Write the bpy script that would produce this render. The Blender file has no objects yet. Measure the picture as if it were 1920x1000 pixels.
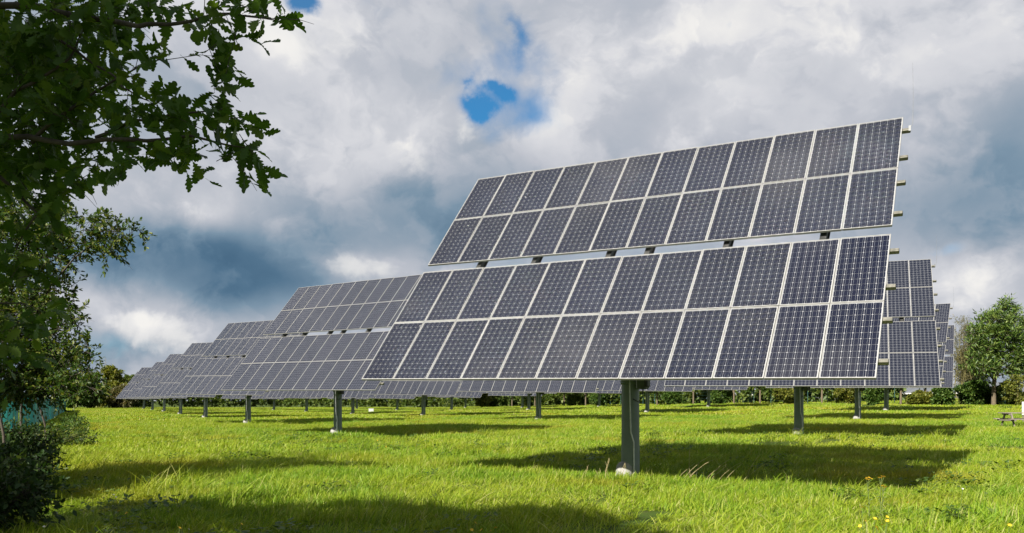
import bpy, math, random
import numpy as np
from mathutils import Matrix, Vector

R = math.radians
rng = np.random.default_rng(11)
random.seed(5)
scene = bpy.context.scene

# ------------------------------------------------------------------ camera
CAM_H = 1.58
FPX = 1524.6            # focal length in pixels of a 1920 px wide frame
HOR = 752.0             # row of the horizon in that frame
cam_data = bpy.data.cameras.new('camera')
cam_data.sensor_width = 36.0
cam_data.lens = FPX / 1920 * 36.0
cam_data.shift_y = (HOR - 500) / 1920
cam_data.clip_start = 0.05
cam_data.clip_end = 20000
cam = bpy.data.objects.new('camera', cam_data)
scene.collection.objects.link(cam)
cam.location = (0, 0, CAM_H)
cam.rotation_euler = (R(90), 0, 0)
scene.camera = cam

# ------------------------------------------------------------------ exposure
vs = scene.view_settings
vs.view_transform = 'Standard'
vs.look = 'None'
vs.gamma = 1.0
vs.use_curve_mapping = False
EXPOSURE = 1.30
vs.exposure = EXPOSURE
scene.cycles.max_bounces = 7
scene.cycles.transparent_max_bounces = 12
scene.cycles.use_denoising = True
scene.cycles.use_adaptive_sampling = True

# ------------------------------------------------------------------ sun
SHADOW = (0.81, 1.04)                      # ground offset of a shadow per metre of height
SUN = Vector((-SHADOW[0], -SHADOW[1], 1.0)).normalized()
SUN_EL = math.asin(SUN.z)
sun_data = bpy.data.lights.new('sun', 'SUN')
sun_data.energy = 5.0
sun_data.angle = R(0.6)
sun_data.color = (1.0, 0.94, 0.83)
sun = bpy.data.objects.new('sun', sun_data)
scene.collection.objects.link(sun)
sun.rotation_euler = SUN.to_track_quat('Z', 'Y').to_euler()
sun.location = SUN * 60

# ------------------------------------------------------------------ sky with clouds
world = bpy.data.worlds.new('World')
scene.world = world
world.use_nodes = True
WT = world.node_tree
WT.nodes.clear()


class G:
    """small helper that writes node graphs as expressions"""
    def __init__(self, tree):
        self.t = tree

    def n(self, kind, **kw):
        nd = self.t.nodes.new(kind)
        for k, v in kw.items():
            setattr(nd, k, v)
        return nd

    def put(self, sock, val):
        if isinstance(val, bpy.types.NodeSocket):
            self.t.links.new(val, sock)
        elif val is not None:
            sock.default_value = val

    def m(self, op, a, b=None, c=None, clamp=False):
        nd = self.n('ShaderNodeMath', operation=op, use_clamp=clamp)
        self.put(nd.inputs[0], a)
        if b is not None:
            self.put(nd.inputs[1], b)
        if c is not None:
            self.put(nd.inputs[2], c)
        return nd.outputs[0]

    def v(self, op, a, b=None, scale=None):
        nd = self.n('ShaderNodeVectorMath', operation=op)
        self.put(nd.inputs[0], a)
        if b is not None:
            self.put(nd.inputs[1], b)
        if scale is not None:
            self.put(nd.inputs['Scale'], scale)
        return nd.outputs['Value'] if op in ('DOT_PRODUCT', 'LENGTH', 'DISTANCE') else nd.outputs[0]

    def noise(self, vec, scale, detail=4, rough=0.5, out='Fac', dist=0.0, lac=2.0):
        nd = self.n('ShaderNodeTexNoise')
        self.put(nd.inputs['Vector'], vec)
        nd.inputs['Scale'].default_value = scale
        nd.inputs['Detail'].default_value = detail
        nd.inputs['Roughness'].default_value = rough
        nd.inputs['Lacunarity'].default_value = lac
        nd.inputs['Distortion'].default_value = dist
        return nd.outputs[out]

    def smooth(self, x, a, b):
        nd = self.n('ShaderNodeMapRange', interpolation_type='SMOOTHSTEP')
        self.put(nd.inputs[0], x)
        nd.inputs[1].default_value = a
        nd.inputs[2].default_value = b
        nd.inputs[3].default_value = 0.0
        nd.inputs[4].default_value = 1.0
        return nd.outputs[0]

    def mix(self, fac, a, b, mode='MIX'):
        nd = self.n('ShaderNodeMix', data_type='RGBA', blend_type=mode)
        self.put(nd.inputs[0], fac)
        for s, x in ((nd.inputs[6], a), (nd.inputs[7], b)):
            if isinstance(x, (tuple, list)) and len(x) == 3:
                x = (*x, 1.0)
            self.put(s, x)
        return nd.outputs[2]

    def ramp(self, fac, stops, interp='LINEAR'):
        nd = self.n('ShaderNodeValToRGB')
        cr = nd.color_ramp
        cr.interpolation = interp
        while len(cr.elements) < len(stops):
            cr.elements.new(0.5)
        for e, (p, c) in zip(cr.elements, stops):
            e.position = p
            e.color = (*c, 1.0)
        self.put(nd.inputs[0], fac)
        return nd.outputs[0]


def sky_dir(px, py):
    return Vector(((px - 960) / FPX, 1.0, (HOR - py) / FPX)).normalized()


g = G(WT)
tc = g.n('ShaderNodeTexCoord')
D = tc.outputs['Generated']
SKY_STRENGTH = 0.1
GAIN = SKY_STRENGTH * 2 ** EXPOSURE        # display value of a sky radiance of 1


def warp(vec, scale, detail, amt, rough=0.5):
    nv = g.noise(vec, scale, detail, rough, out='Color')
    nv = g.v('SUBTRACT', nv, (0.5, 0.5, 0.5))
    return g.v('ADD', vec, g.v('SCALE', nv, scale=amt))


Dw = warp(D, 3.4, 4, 0.13)                 # broad ragged warp for cloud banks
Df = warp(D, 9.0, 7, 0.085, 0.62)           # finer warp for puff and gap edges


def blob(src, px, py, rx, ry, amp, tilt=0.0, power=1.0):
    """a soft cloud bank lying in one direction of the sky"""
    c = sky_dir(px, py)
    r = c.cross(Vector((0, 0, 1))).normalized()
    u = r.cross(c).normalized()
    t = R(tilt)
    r2 = r * math.cos(t) + u * math.sin(t)
    u2 = u * math.cos(t) - r * math.sin(t)
    k = FPX * 1.04
    mp = g.n('ShaderNodeMapping', vector_type='TEXTURE')
    g.put(mp.inputs['Vector'], src)
    mp.inputs['Location'].default_value = c
    mp.inputs['Rotation'].default_value = Matrix((r2, u2, -c)).transposed().to_euler()
    mp.inputs['Scale'].default_value = (rx / k, ry / k, 0.35)
    q = g.v('DOT_PRODUCT', mp.outputs[0], mp.outputs[0])
    if power != 1.0:
        q = g.m('POWER', q, power)
    return g.m('MULTIPLY', g.m('POWER', 0.3679, q), amp)


def total(parts):
    s = parts[0]
    for p in parts[1:]:
        s = g.m('ADD', s, p)
    return s


# relief of the cloud mass: broad banks, rounded billows, and light from the sun's side
flat = g.v('MULTIPLY', D, (1.0, 1.0, 1.25))
f1 = g.noise(flat, 2.4, 3, 0.45)
f2 = g.noise(flat, 6.5, 9, 0.58)
warped = g.v('ADD', flat, g.v('SCALE', g.v('SUBTRACT', g.noise(flat, 5.0, 5, 0.55, out='Color'), (0.5, 0.5, 0.5)), scale=0.16))


fa = g.noise(warped, 4.2, 9, 0.55)
fao = g.noise(g.v('ADD', warped, (-0.02, 0.0, 0.05)), 4.2, 4, 0.45)
fb = g.noise(warped, 11.0, 6, 0.56)
heads = g.smooth(fa, 0.48, 0.555)                 # rounded heads standing in front of the darker layer
val = total([
    g.m('MULTIPLY_ADD', f1, 0.38, 0.435),
    g.m('MULTIPLY_ADD', f2, 0.26, -0.13),
    g.m('MULTIPLY_ADD', heads, 0.10, 0.015),
    g.m('MULTIPLY', g.m('SUBTRACT', fa, fao), 0.5),
    g.m('MULTIPLY', g.smooth(fb, 0.49, 0.57), 0.045),
    # bright banks
    blob(Dw, 640, 130, 200, 190, 0.10),
    blob(Dw, 1330, 70, 420, 170, 0.15),
    blob(Dw, 740, 300, 110, 90, 0.08),
    blob(Dw, 250, 330, 190, 110, 0.05),
    blob(Df, 395, 400, 55, 40, 0.16),
    blob(Dw, 720, 500, 170, 26, 0.20),
    blob(Df, 250, 602, 46, 26, 0.34, -20),
    blob(Df, 400, 645, 190, 40, 0.20),
    blob(Df, 1830, 545, 110, 60, 0.30),
    blob(Df, 505, 92, 46, 40, 0.10),
    # dark banks
    blob(Dw, 400, 515, 290, 74, -0.46, 2, 1.6),
    blob(Dw, 640, 440, 280, 75, -0.22, 10),
    blob(Dw, 400, 695, 420, 45, -0.28),
    blob(Dw, 1840, 390, 240, 115, -0.30),
    blob(Dw, 1600, 150, 300, 140, 0.08),
    blob(Dw, 860, 370, 150, 100, -0.24),
    blob(Dw, 250, 250, 120, 80, -0.08),
])
k = 1.0 / GAIN


def rad(r_, g_, b_):
    lin = lambda c: ((c / 255 + 0.055) / 1.055) ** 2.4 if c > 10 else c / 255 / 12.92
    return tuple(lin(x) * k / 8.0 for x in (r_, g_, b_))


cloud = g.ramp(val, [
    (0.00, rad(58, 92, 120)), (0.22, rad(84, 116, 142)), (0.42, rad(124, 148, 168)),
    (0.58, rad(158, 170, 184)), (0.74, rad(190, 194, 203)), (0.88, rad(216, 217, 222)), (1.0, rad(243, 241, 238))])
cloud = g.v('SCALE', cloud, scale=8.0)
# clear sky seen through the gaps
nishita = g.n('ShaderNodeTexSky', sky_type='NISHITA')
nishita.sun_disc = False
nishita.sun_elevation = SUN_EL
nishita.sun_rotation = math.atan2(SUN.x, SUN.y)
nishita.air_density = 1.0
nishita.dust_density = 0.3
nishita.ozone_density = 2.5
clear = g.mix(1.0, nishita.outputs[0], (0.06, 0.38, 0.52), 'MULTIPLY')
gaps = total([
    blob(Df, 896, 200, 26, 15, 0.72), blob(Df, 930, 172, 24, 12, 0.62), blob(Df, 880, 160, 12, 10, 0.36), blob(Df, 968, 44, 13, 50, 0.30),
    blob(Df, 562, 8, 38, 24, 1.0), blob(Df, 1010, 215, 30, 50, 0.20), blob(Df, 1362, 56, 14, 14, 0.3),
    blob(Dw, 1240, 462, 190, 26, 0.46), blob(Dw, 1800, 508, 60, 22, 0.42), blob(Dw, 250, 690, 320, 40, 0.34),
    g.m('MULTIPLY', g.smooth(g.noise(flat, 1.7, 5, 0.55), 0.62, 0.72), 0.5)])
gaps = g.smooth(g.m('ADD', gaps, g.m('MULTIPLY_ADD', fb, -0.9, 0.42)), 0.24, 0.92)
# cumulus heads that catch the sun: ragged crisp outlines
puff = total([
    blob(Df, 250, 602, 64, 34, 0.92), blob(Df, 1815, 540, 80, 56, 0.66), blob(Df, 392, 402, 70, 46, 0.50), blob(Df, 340, 655, 190, 30, 0.66),
    blob(Df, 735, 300, 80, 70, 0.48), blob(Df, 510, 92, 80, 66, 0.60), blob(Df, 862, 232, 40, 42, 0.60), blob(Df, 680, 503, 170, 24, 0.56),
    blob(Df, 640, 60, 110, 80, 0.55)])
puff = g.smooth(g.m('ADD', puff, g.m('MULTIPLY_ADD', fb, 1.9, -0.95)), 0.36, 0.80)
lit = g.ramp(g.m('ADD', val, g.m('MULTIPLY', fb, 0.5)), [(0.55, rad(196, 199, 206)), (0.85, rad(224, 224, 225)), (1.0, rad(246, 244, 240))])
cloud = g.mix(g.m('MULTIPLY', puff, 0.55), cloud, g.v('SCALE', lit, scale=8.0))
col = g.mix(g.m('MULTIPLY', gaps, 0.93), cloud, clear)
bg = g.n('ShaderNodeBackground')
bg.inputs['Strength'].default_value = SKY_STRENGTH
g.put(bg.inputs['Color'], col)
wo = g.n('ShaderNodeOutputWorld')
WT.links.new(bg.outputs[0], wo.inputs['Surface'])
world.cycles.sampling_method = 'MANUAL'
world.cycles.sample_map_resolution = 512

# ================================================================== helpers
COL = scene.collection


def gz(x, y):
    """height of the meadow: level on the left, rising gently to the far right"""
    return 0.0105 * np.clip(np.asarray(x, float) + 18, 0, 75) * np.clip((np.asarray(y, float) - 16) / 38, 0, 2.2) \
        + 0.025 * np.sin(np.asarray(x) * 0.55 + 1.0) * np.sin(np.asarray(y) * 0.43)


def ground(x, y):
    return float(gz(x, y))


def at(px, d, py=None):
    """a point of the place d metres ahead, measured off the photograph; on the ground unless a row is given"""
    x = (px - 960) / FPX * d
    return Vector((x, d, ground(x, d) if py is None else CAM_H + (HOR - py) / FPX * d))


def tag(o, label=None, cat=None, group=None, kind=None):
    if label:
        o['label'] = label
    if cat:
        o['category'] = cat
    if group:
        o['group'] = group
    if kind:
        o['kind'] = kind
    return o


def empty(name, loc=(0, 0, 0), rz=0.0, label=None, cat=None, group=None):
    o = bpy.data.objects.new(name, None)
    o.empty_display_size = 0.3
    COL.objects.link(o)
    o.location = loc
    o.rotation_euler = (0, 0, rz)
    return tag(o, label, cat, group)


def link(name, me, parent=None, matrix=None):
    o = bpy.data.objects.new(name, me)
    COL.objects.link(o)
    if parent is not None:
        o.parent = parent
    if matrix is not None:
        o.matrix_local = matrix
    return o


def copy_tree(o, parent=None):
    c = o.copy()
    COL.objects.link(c)
    c.parent = parent
    for ch in o.children:
        copy_tree(ch, c)
    return c


class MB:
    """collects shapes into one mesh"""
    def __init__(self):
        self.v, self.f, self.m, self.s = [], [], [], []

    def add(self, verts, faces, mat=0, smooth=False):
        b = len(self.v)
        self.v += [tuple(p) for p in verts]
        self.f += [tuple(b + i for i in f) for f in faces]
        self.m += [mat] * len(faces)
        self.s += [smooth] * len(faces)
        return self

    def box(self, lo, hi, mat=0, mtx=None, bevel=0.0):
        x0, y0, z0 = lo
        x1, y1, z1 = hi
        if bevel > 0:
            b = bevel
            vs_, fs = [], []
            for z, ins in ((z0, b), (z0 + b, 0), (z1 - b, 0), (z1, b)):
                o = [(x0 + ins, y0 + b if ins == 0 else y0 + b), ]
                a, c = ins, b
                ring = [(x0 + c + a, y0 + a), (x1 - c - a, y0 + a), (x1 - a, y0 + c + a), (x1 - a, y1 - c - a),
                        (x1 - c - a, y1 - a), (x0 + c + a, y1 - a), (x0 + a, y1 - c - a), (x0 + a, y0 + c + a)]
                vs_ += [(p[0], p[1], z) for p in ring]
            for k_ in range(3):
                for i in range(8):
                    j = (i + 1) % 8
                    fs.append((k_ * 8 + i, k_ * 8 + j, k_ * 8 + 8 + j, k_ * 8 + 8 + i))
            fs.append(tuple(range(7, -1, -1)))
            fs.append(tuple(range(24, 32)))
        else:
            vs_ = [(x0, y0, z0), (x1, y0, z0), (x1, y1, z0), (x0, y1, z0), (x0, y0, z1), (x1, y0, z1), (x1, y1, z1), (x0, y1, z1)]
            fs = [(3, 2, 1, 0), (4, 5, 6, 7), (0, 1, 5, 4), (1, 2, 6, 5), (2, 3, 7, 6), (3, 0, 4, 7)]
        if mtx is not None:
            vs_ = [mtx @ Vector(p) for p in vs_]
        return self.add(vs_, fs, mat)

    def tube(self, pts, radii, n=8, mat=0, caps=True, smooth=True):
        pts = [Vector(p) for p in pts]
        if not hasattr(radii, '__len__'):
            radii = [radii] * len(pts)
        vs_, fs = [], []
        ref = None
        for i, p in enumerate(pts):
            d = (pts[min(i + 1, len(pts) - 1)] - pts[max(i - 1, 0)])
            d = d.normalized() if d.length > 1e-9 else Vector((0, 0, 1))
            if ref is None:
                ref = Vector((1, 0, 0)) if abs(d.x) < 0.8 else Vector((0, 0, 1))
            a = (ref - d * ref.dot(d)).normalized()
            ref = a
            b = d.cross(a)
            for j in range(n):
                t = 2 * math.pi * j / n
                vs_.append(p + (a * math.cos(t) + b * math.sin(t)) * radii[i])
        for i in range(len(pts) - 1):
            for j in range(n):
                q = (j + 1) % n
                fs.append((i * n + j, i * n + q, i * n + n + q, i * n + n + j))
        self.add(vs_, fs, mat, smooth)
        if caps:
            e = (len(pts) - 1) * n
            self.add([vs_[j] for j in range(n)], [tuple(range(n - 1, -1, -1))], mat)
            self.add([vs_[e + j] for j in range(n)], [tuple(range(n))], mat)
        return self

    def lathe(self, prof, n=16, mat=0, center=(0, 0, 0), jit=0.0):
        vs_, fs = [], []
        for r_, z in prof:
            for j in range(n):
                t = 2 * math.pi * j / n
                rr = r_ * (1 + jit * math.sin(3 * t + 5 * z) + jit * 0.6 * math.sin(5 * t + 1 + 9 * z))
                vs_.append((center[0] + rr * math.cos(t), center[1] + rr * math.sin(t), center[2] + z))
        for i in range(len(prof) - 1):
            for j in range(n):
                q = (j + 1) % n
                fs.append((i * n + j, i * n + q, i * n + n + q, i * n + n + j))
        self.add(vs_, fs, mat, True)
        return self

    def mesh(self, name, mats):
        me = bpy.data.meshes.new(name)
        me.from_pydata(self.v, [], self.f)
        for m_ in (mats if isinstance(mats, (list, tuple)) else [mats]):
            me.materials.append(m_)
        me.polygons.foreach_set('material_index', self.m)
        me.polygons.foreach_set('use_smooth', self.s)
        me.update()
        return me

    def build(self, name, mats, parent=None, matrix=None):
        return link(name, self.mesh(name, mats), parent, matrix)


def scatter_mesh(name, tv, tf, pos, frames, scale, mat, smooth=False, extra=None):
    """one mesh out of many small copies of a template; frames: (N,3,3) columns = x,y,z axes"""
    tv = np.asarray(tv, float)
    N, V = len(pos), len(tv)
    sc = np.asarray(scale, float)
    if sc.ndim == 1:
        sc = sc[:, None]
    loc = tv[None, :, :] * sc[:, None, :]
    co = np.einsum('nij,nvj->nvi', frames, loc) + np.asarray(pos)[:, None, :]
    co = co.reshape(-1, 3)
    sizes = np.array([len(f) for f in tf])
    loops = np.concatenate([np.array(f) for f in tf])
    allv = (loops[None, :] + (np.arange(N) * V)[:, None]).ravel()
    tot = np.tile(sizes, N)
    start = np.concatenate([[0], np.cumsum(tot)[:-1]])
    me = bpy.data.meshes.new(name)
    me.vertices.add(len(co))
    me.vertices.foreach_set('co', co.astype(np.float32).ravel())
    me.loops.add(len(allv))
    me.loops.foreach_set('vertex_index', allv.astype(np.int32))
    me.polygons.add(len(tot))
    me.polygons.foreach_set('loop_start', start.astype(np.int32))
    me.polygons.foreach_set('loop_total', tot.astype(np.int32))
    at_ = me.attributes.new('rnd', 'FLOAT', 'POINT')
    at_.data.foreach_set('value', np.repeat(rng.random(N), V).astype(np.float32))
    me.materials.append(mat)
    me.update(calc_edges=True)
    if smooth:
        me.polygons.foreach_set('use_smooth', np.ones(len(tot), bool))
    return me


def unit(a):
    return a / np.maximum(np.linalg.norm(a, axis=-1, keepdims=True), 1e-9)


def frames_from(ydir, zhint):
    y = unit(ydir)
    x = unit(np.cross(y, zhint))
    z = np.cross(x, y)
    return np.stack([x, y, z], axis=-1)


# ================================================================== materials
def new_mat(name):
    m_ = bpy.data.materials.new(name)
    m_.use_nodes = True
    nt = m_.node_tree
    gg = G(nt)
    return m_, gg, nt.nodes['Principled BSDF']


def bump(gg, p, height, strength=0.3, dist=0.01):
    b = gg.n('ShaderNodeBump')
    b.inputs['Strength'].default_value = strength
    b.inputs['Distance'].default_value = dist
    gg.put(b.inputs['Height'], height)
    gg.put(p.inputs['Normal'], b.outputs[0])


def speckled(name, c1, c2, scale, rough=0.6, metal=0.0, bmp=0.0, coat=0.0, obj=True, c3=None):
    m_, gg, p = new_mat(name)
    tcx = gg.n('ShaderNodeTexCoord').outputs['Object']
    n1 = gg.noise(tcx, scale, 6, 0.6)
    col_ = gg.mix(gg.smooth(n1, 0.32, 0.68), c1, c2)
    if c3 is not None:
        n2 = gg.noise(tcx, scale * 0.23, 5, 0.65)
        col_ = gg.mix(gg.smooth(n2, 0.52, 0.72), col_, c3)
    gg.put(p.inputs['Base Color'], col_)
    gg.put(p.inputs['Roughness'], gg.m('MULTIPLY_ADD', n1, 0.25, rough - 0.12))
    p.inputs['Metallic'].default_value = metal
    p.inputs['Coat Weight'].default_value = coat
    if bmp:
        bump(gg, p, n1, bmp, 0.01)
    return m_


def leaf_mat(name, c1, c2, c3=None, trans=0.35, rough=0.45, tint=(1.25, 1.3, 0.55), spec=0.4, world_scale=0.0, c4=None):
    """thin leaves: reflect, and let light through with a yellower tint; each leaf its own shade"""
    m_, gg, p = new_mat(name)
    a = gg.n('ShaderNodeAttribute', attribute_name='rnd').outputs['Fac']
    stops = [(0.0, c1), (0.6 if c3 else 1.0, c2)] + ([(1.0, c3)] if c3 else [])
    col_ = gg.ramp(a, stops)
    if world_scale:
        pos = gg.n('ShaderNodeNewGeometry').outputs['Position']
        n1 = gg.noise(pos, world_scale, 5, 0.6)
        col_ = gg.mix(gg.smooth(n1, 0.40, 0.62), col_, c4)
    gg.put(p.inputs['Base Color'], col_)
    p.inputs['Roughness'].default_value = rough
    p.inputs['Specular IOR Level'].default_value = spec
    tr = gg.n('ShaderNodeBsdfTranslucent')
    gg.put(tr.inputs['Color'], gg.mix(1.0, col_, tint, 'MULTIPLY'))
    mx = gg.n('ShaderNodeMixShader')
    mx.inputs[0].default_value = trans
    gg.t.links.new(p.outputs[0], mx.inputs[1])
    gg.t.links.new(tr.outputs[0], mx.inputs[2])
    out = gg.t.nodes['Material Output']
    gg.t.links.new(mx.outputs[0], out.inputs['Surface'])
    return m_


MAT = {}
MAT['frame'] = speckled('aluminium_frame', (0.2700, 0.2662, 0.2550), (0.3300, 0.3262, 0.3150), 9, 0.45, 0.3)
MAT['edge'] = speckled('dark_module_back', (0.10, 0.10, 0.10), (0.16, 0.155, 0.15), 12, 0.6)
MAT['galv'] = speckled('galvanised_steel', (0.2205, 0.2142, 0.1767), (0.3045, 0.2907, 0.2418), 16, 0.42, 0.75, 0.1)
MAT['post'] = speckled('green_grey_steel', (0.115, 0.150, 0.135), (0.145, 0.180, 0.160), 3.5, 0.45, 0.0, 0.08, c3=(0.17, 0.19, 0.165))
MAT['dark'] = speckled('dark_steel', (0.035, 0.036, 0.036), (0.06, 0.06, 0.058), 8, 0.5, 0.4)
MAT['box'] = speckled('drive_housing', (0.045, 0.055, 0.045), (0.075, 0.09, 0.07), 6, 0.5, 0.1)
MAT['cable'] = speckled('pale_conduit', (0.4125, 0.4275, 0.4275), (0.5100, 0.5250, 0.5175), 14, 0.4, 0.2)
MAT['black'] = speckled('black_rubber', (0.012, 0.012, 0.012), (0.025, 0.025, 0.025), 14, 0.6)
MAT['concrete'] = speckled('concrete', (0.2250, 0.2213, 0.2100), (0.3300, 0.3225, 0.3075), 11, 0.85, 0, 0.5, c3=(0.2250, 0.2250, 0.1875))
MAT['rod'] = speckled('lightning_rod_steel', (0.14, 0.145, 0.15), (0.2, 0.21, 0.22), 8, 0.4, 0.3)


def glassy(p, ior=1.45):
    p.inputs['Coat Weight'].default_value = 1.0
    p.inputs['Coat Roughness'].default_value = 0.04
    p.inputs['Coat IOR'].default_value = ior


def dust(gg, vec):
    return gg.smooth(gg.noise(vec, 0.33, 5, 0.6), 0.45, 0.70)


# silicon cell of the nearest tracker: two printed silver busbars per cell
m_, gg, p = new_mat('silicon_cell')
ob = gg.n('ShaderNodeTexCoord').outputs['Object']
uvn = gg.n('ShaderNodeUVMap').outputs[0]
sep = gg.n('ShaderNodeSeparateXYZ')
gg.put(sep.inputs[0], uvn)
bar = gg.m('ABSOLUTE', gg.m('SUBTRACT', gg.m('ABSOLUTE', gg.m('SUBTRACT', sep.outputs[0], 0.5)), 0.25))
bar = gg.m('LESS_THAN', bar, 0.0075)
pos = gg.n('ShaderNodeNewGeometry').outputs['Position']
cellcol = gg.mix(gg.n('ShaderNodeAttribute', attribute_name='rnd').outputs['Fac'], (0.0012, 0.0023, 0.0118), (0.0022, 0.0038, 0.0160))
cellcol = gg.mix(gg.m('MULTIPLY', dust(gg, pos), 0.07), cellcol, (0.25, 0.24, 0.22))
gg.put(p.inputs['Base Color'], gg.mix(gg.m('MULTIPLY', bar, 0.9), cellcol, (0.2400, 0.2560, 0.2800)))
p.inputs['Roughness'].default_value = 0.5
p.inputs['Specular IOR Level'].default_value = 0.08
glassy(p)
MAT['cell'] = m_

m_, gg, p = new_mat('white_backsheet')
pos = gg.n('ShaderNodeNewGeometry').outputs['Position']
gg.put(p.inputs['Base Color'], gg.mix(gg.noise(pos, 3.0, 4, 0.6), (0.2387, 0.2453, 0.2619), (0.2851, 0.2917, 0.3083)))
p.inputs['Roughness'].default_value = 0.5
p.inputs['Specular IOR Level'].default_value = 0.1
glassy(p)
MAT['sheet'] = m_

# laminate of the farther trackers: the cells are too small there to be told apart, so they are print under glass
m_, gg, p = new_mat('printed_laminate')
uvn = gg.n('ShaderNodeUVMap').outputs[0]
sep = gg.n('ShaderNodeSeparateXYZ')
gg.put(sep.inputs[0], uvn)
fx = gg.m('MULTIPLY', gg.m('ABSOLUTE', gg.m('SUBTRACT', gg.m('FRACT', gg.m('MULTIPLY', sep.outputs[0], 6.0)), 0.5)), 2.0)
fy = gg.m('MULTIPLY', gg.m('ABSOLUTE', gg.m('SUBTRACT', gg.m('FRACT', gg.m('MULTIPLY', sep.outputs[1], 12.0)), 0.5)), 2.0)
ln = gg.m('MAXIMUM', gg.m('GREATER_THAN', fx, 0.965), gg.m('GREATER_THAN', fy, 0.968))
ln = gg.m('MAXIMUM', ln, gg.m('GREATER_THAN', gg.m('ADD', fx, fy), 1.86))
bar = gg.m('MULTIPLY', gg.m('LESS_THAN', gg.m('ABSOLUTE', gg.m('SUBTRACT', fx, 0.5)), 0.014), 0.75)
ln = gg.m('MAXIMUM', ln, bar)
oi = gg.n('ShaderNodeObjectInfo').outputs['Random']
cellcol = gg.mix(oi, (0.0028, 0.0044, 0.0128), (0.0060, 0.0076, 0.0176))
gg.put(p.inputs['Base Color'], gg.mix(ln, cellcol, (0.2240, 0.2320, 0.2480)))
p.inputs['Roughness'].default_value = 0.5
p.inputs['Specular IOR Level'].default_value = 0.08
glassy(p)
MAT['laminate'] = m_

# ================================================================== the ground
m_, gg, p = new_mat('meadow_soil')
pos = gg.n('ShaderNodeNewGeometry').outputs['Position']
n1 = gg.noise(pos, 0.35, 6, 0.6)
n2 = gg.noise(pos, 6.0, 6, 0.7)
c_ = gg.mix(gg.smooth(n1, 0.35, 0.65), (0.035, 0.065, 0.009), (0.06, 0.08, 0.012))
c_ = gg.mix(gg.smooth(n2, 0.45, 0.75), c_, (0.045, 0.05, 0.015))
gg.put(p.inputs['Base Color'], c_)
p.inputs['Roughness'].default_value = 0.95
p.inputs['Specular IOR Level'].default_value = 0.1
bump(gg, p, n2, 0.8, 0.05)
MAT['soil'] = m_


def ground_sheet():
    ys = np.concatenate([np.arange(-30, 60, 1.0), np.arange(60, 200, 4.0), np.array([200, 260, 400, 800, 1600, 3200, 6000])])
    xs = np.concatenate([-np.array([6000, 3000, 1500, 800, 400, 260, 200]), np.arange(-150, -40, 5.0), np.arange(-40, 45, 1.0),
                         np.arange(45, 150, 5.0), np.array([200, 260, 400, 800, 1500, 3000, 6000])])
    X, Y = np.meshgrid(xs, ys)
    Z = gz(X, Y)
    v_ = np.stack([X, Y, Z], -1).reshape(-1, 3)
    w = len(xs)
    f_ = [(j * w + i, j * w + i + 1, (j + 1) * w + i + 1, (j + 1) * w + i) for j in range(len(ys) - 1) for i in range(w - 1)]
    mb = MB()
    mb.add(v_, f_, 0, True)
    o = mb.build('ground', MAT['soil'])
    tag(o, 'grassy earth of the solar field under the meadow', None, None, 'structure')


ground_sheet()

# ================================================================== solar trackers
PITCH, ROWP, GAPW = 0.815, 1.661, 0.233
MW, MH, MT = 0.803, 1.647, 0.042
SLOPE = 4 * ROWP + GAPW
PIVOT_Z = 4.283
BEHIND = 0.45


def row_v(r_):
    """slope coordinate of the lower edge of module row r"""
    return -SLOPE / 2 + r_ * ROWP + (GAPW if r_ >= 2 else 0) + (ROWP - MH) / 2


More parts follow.
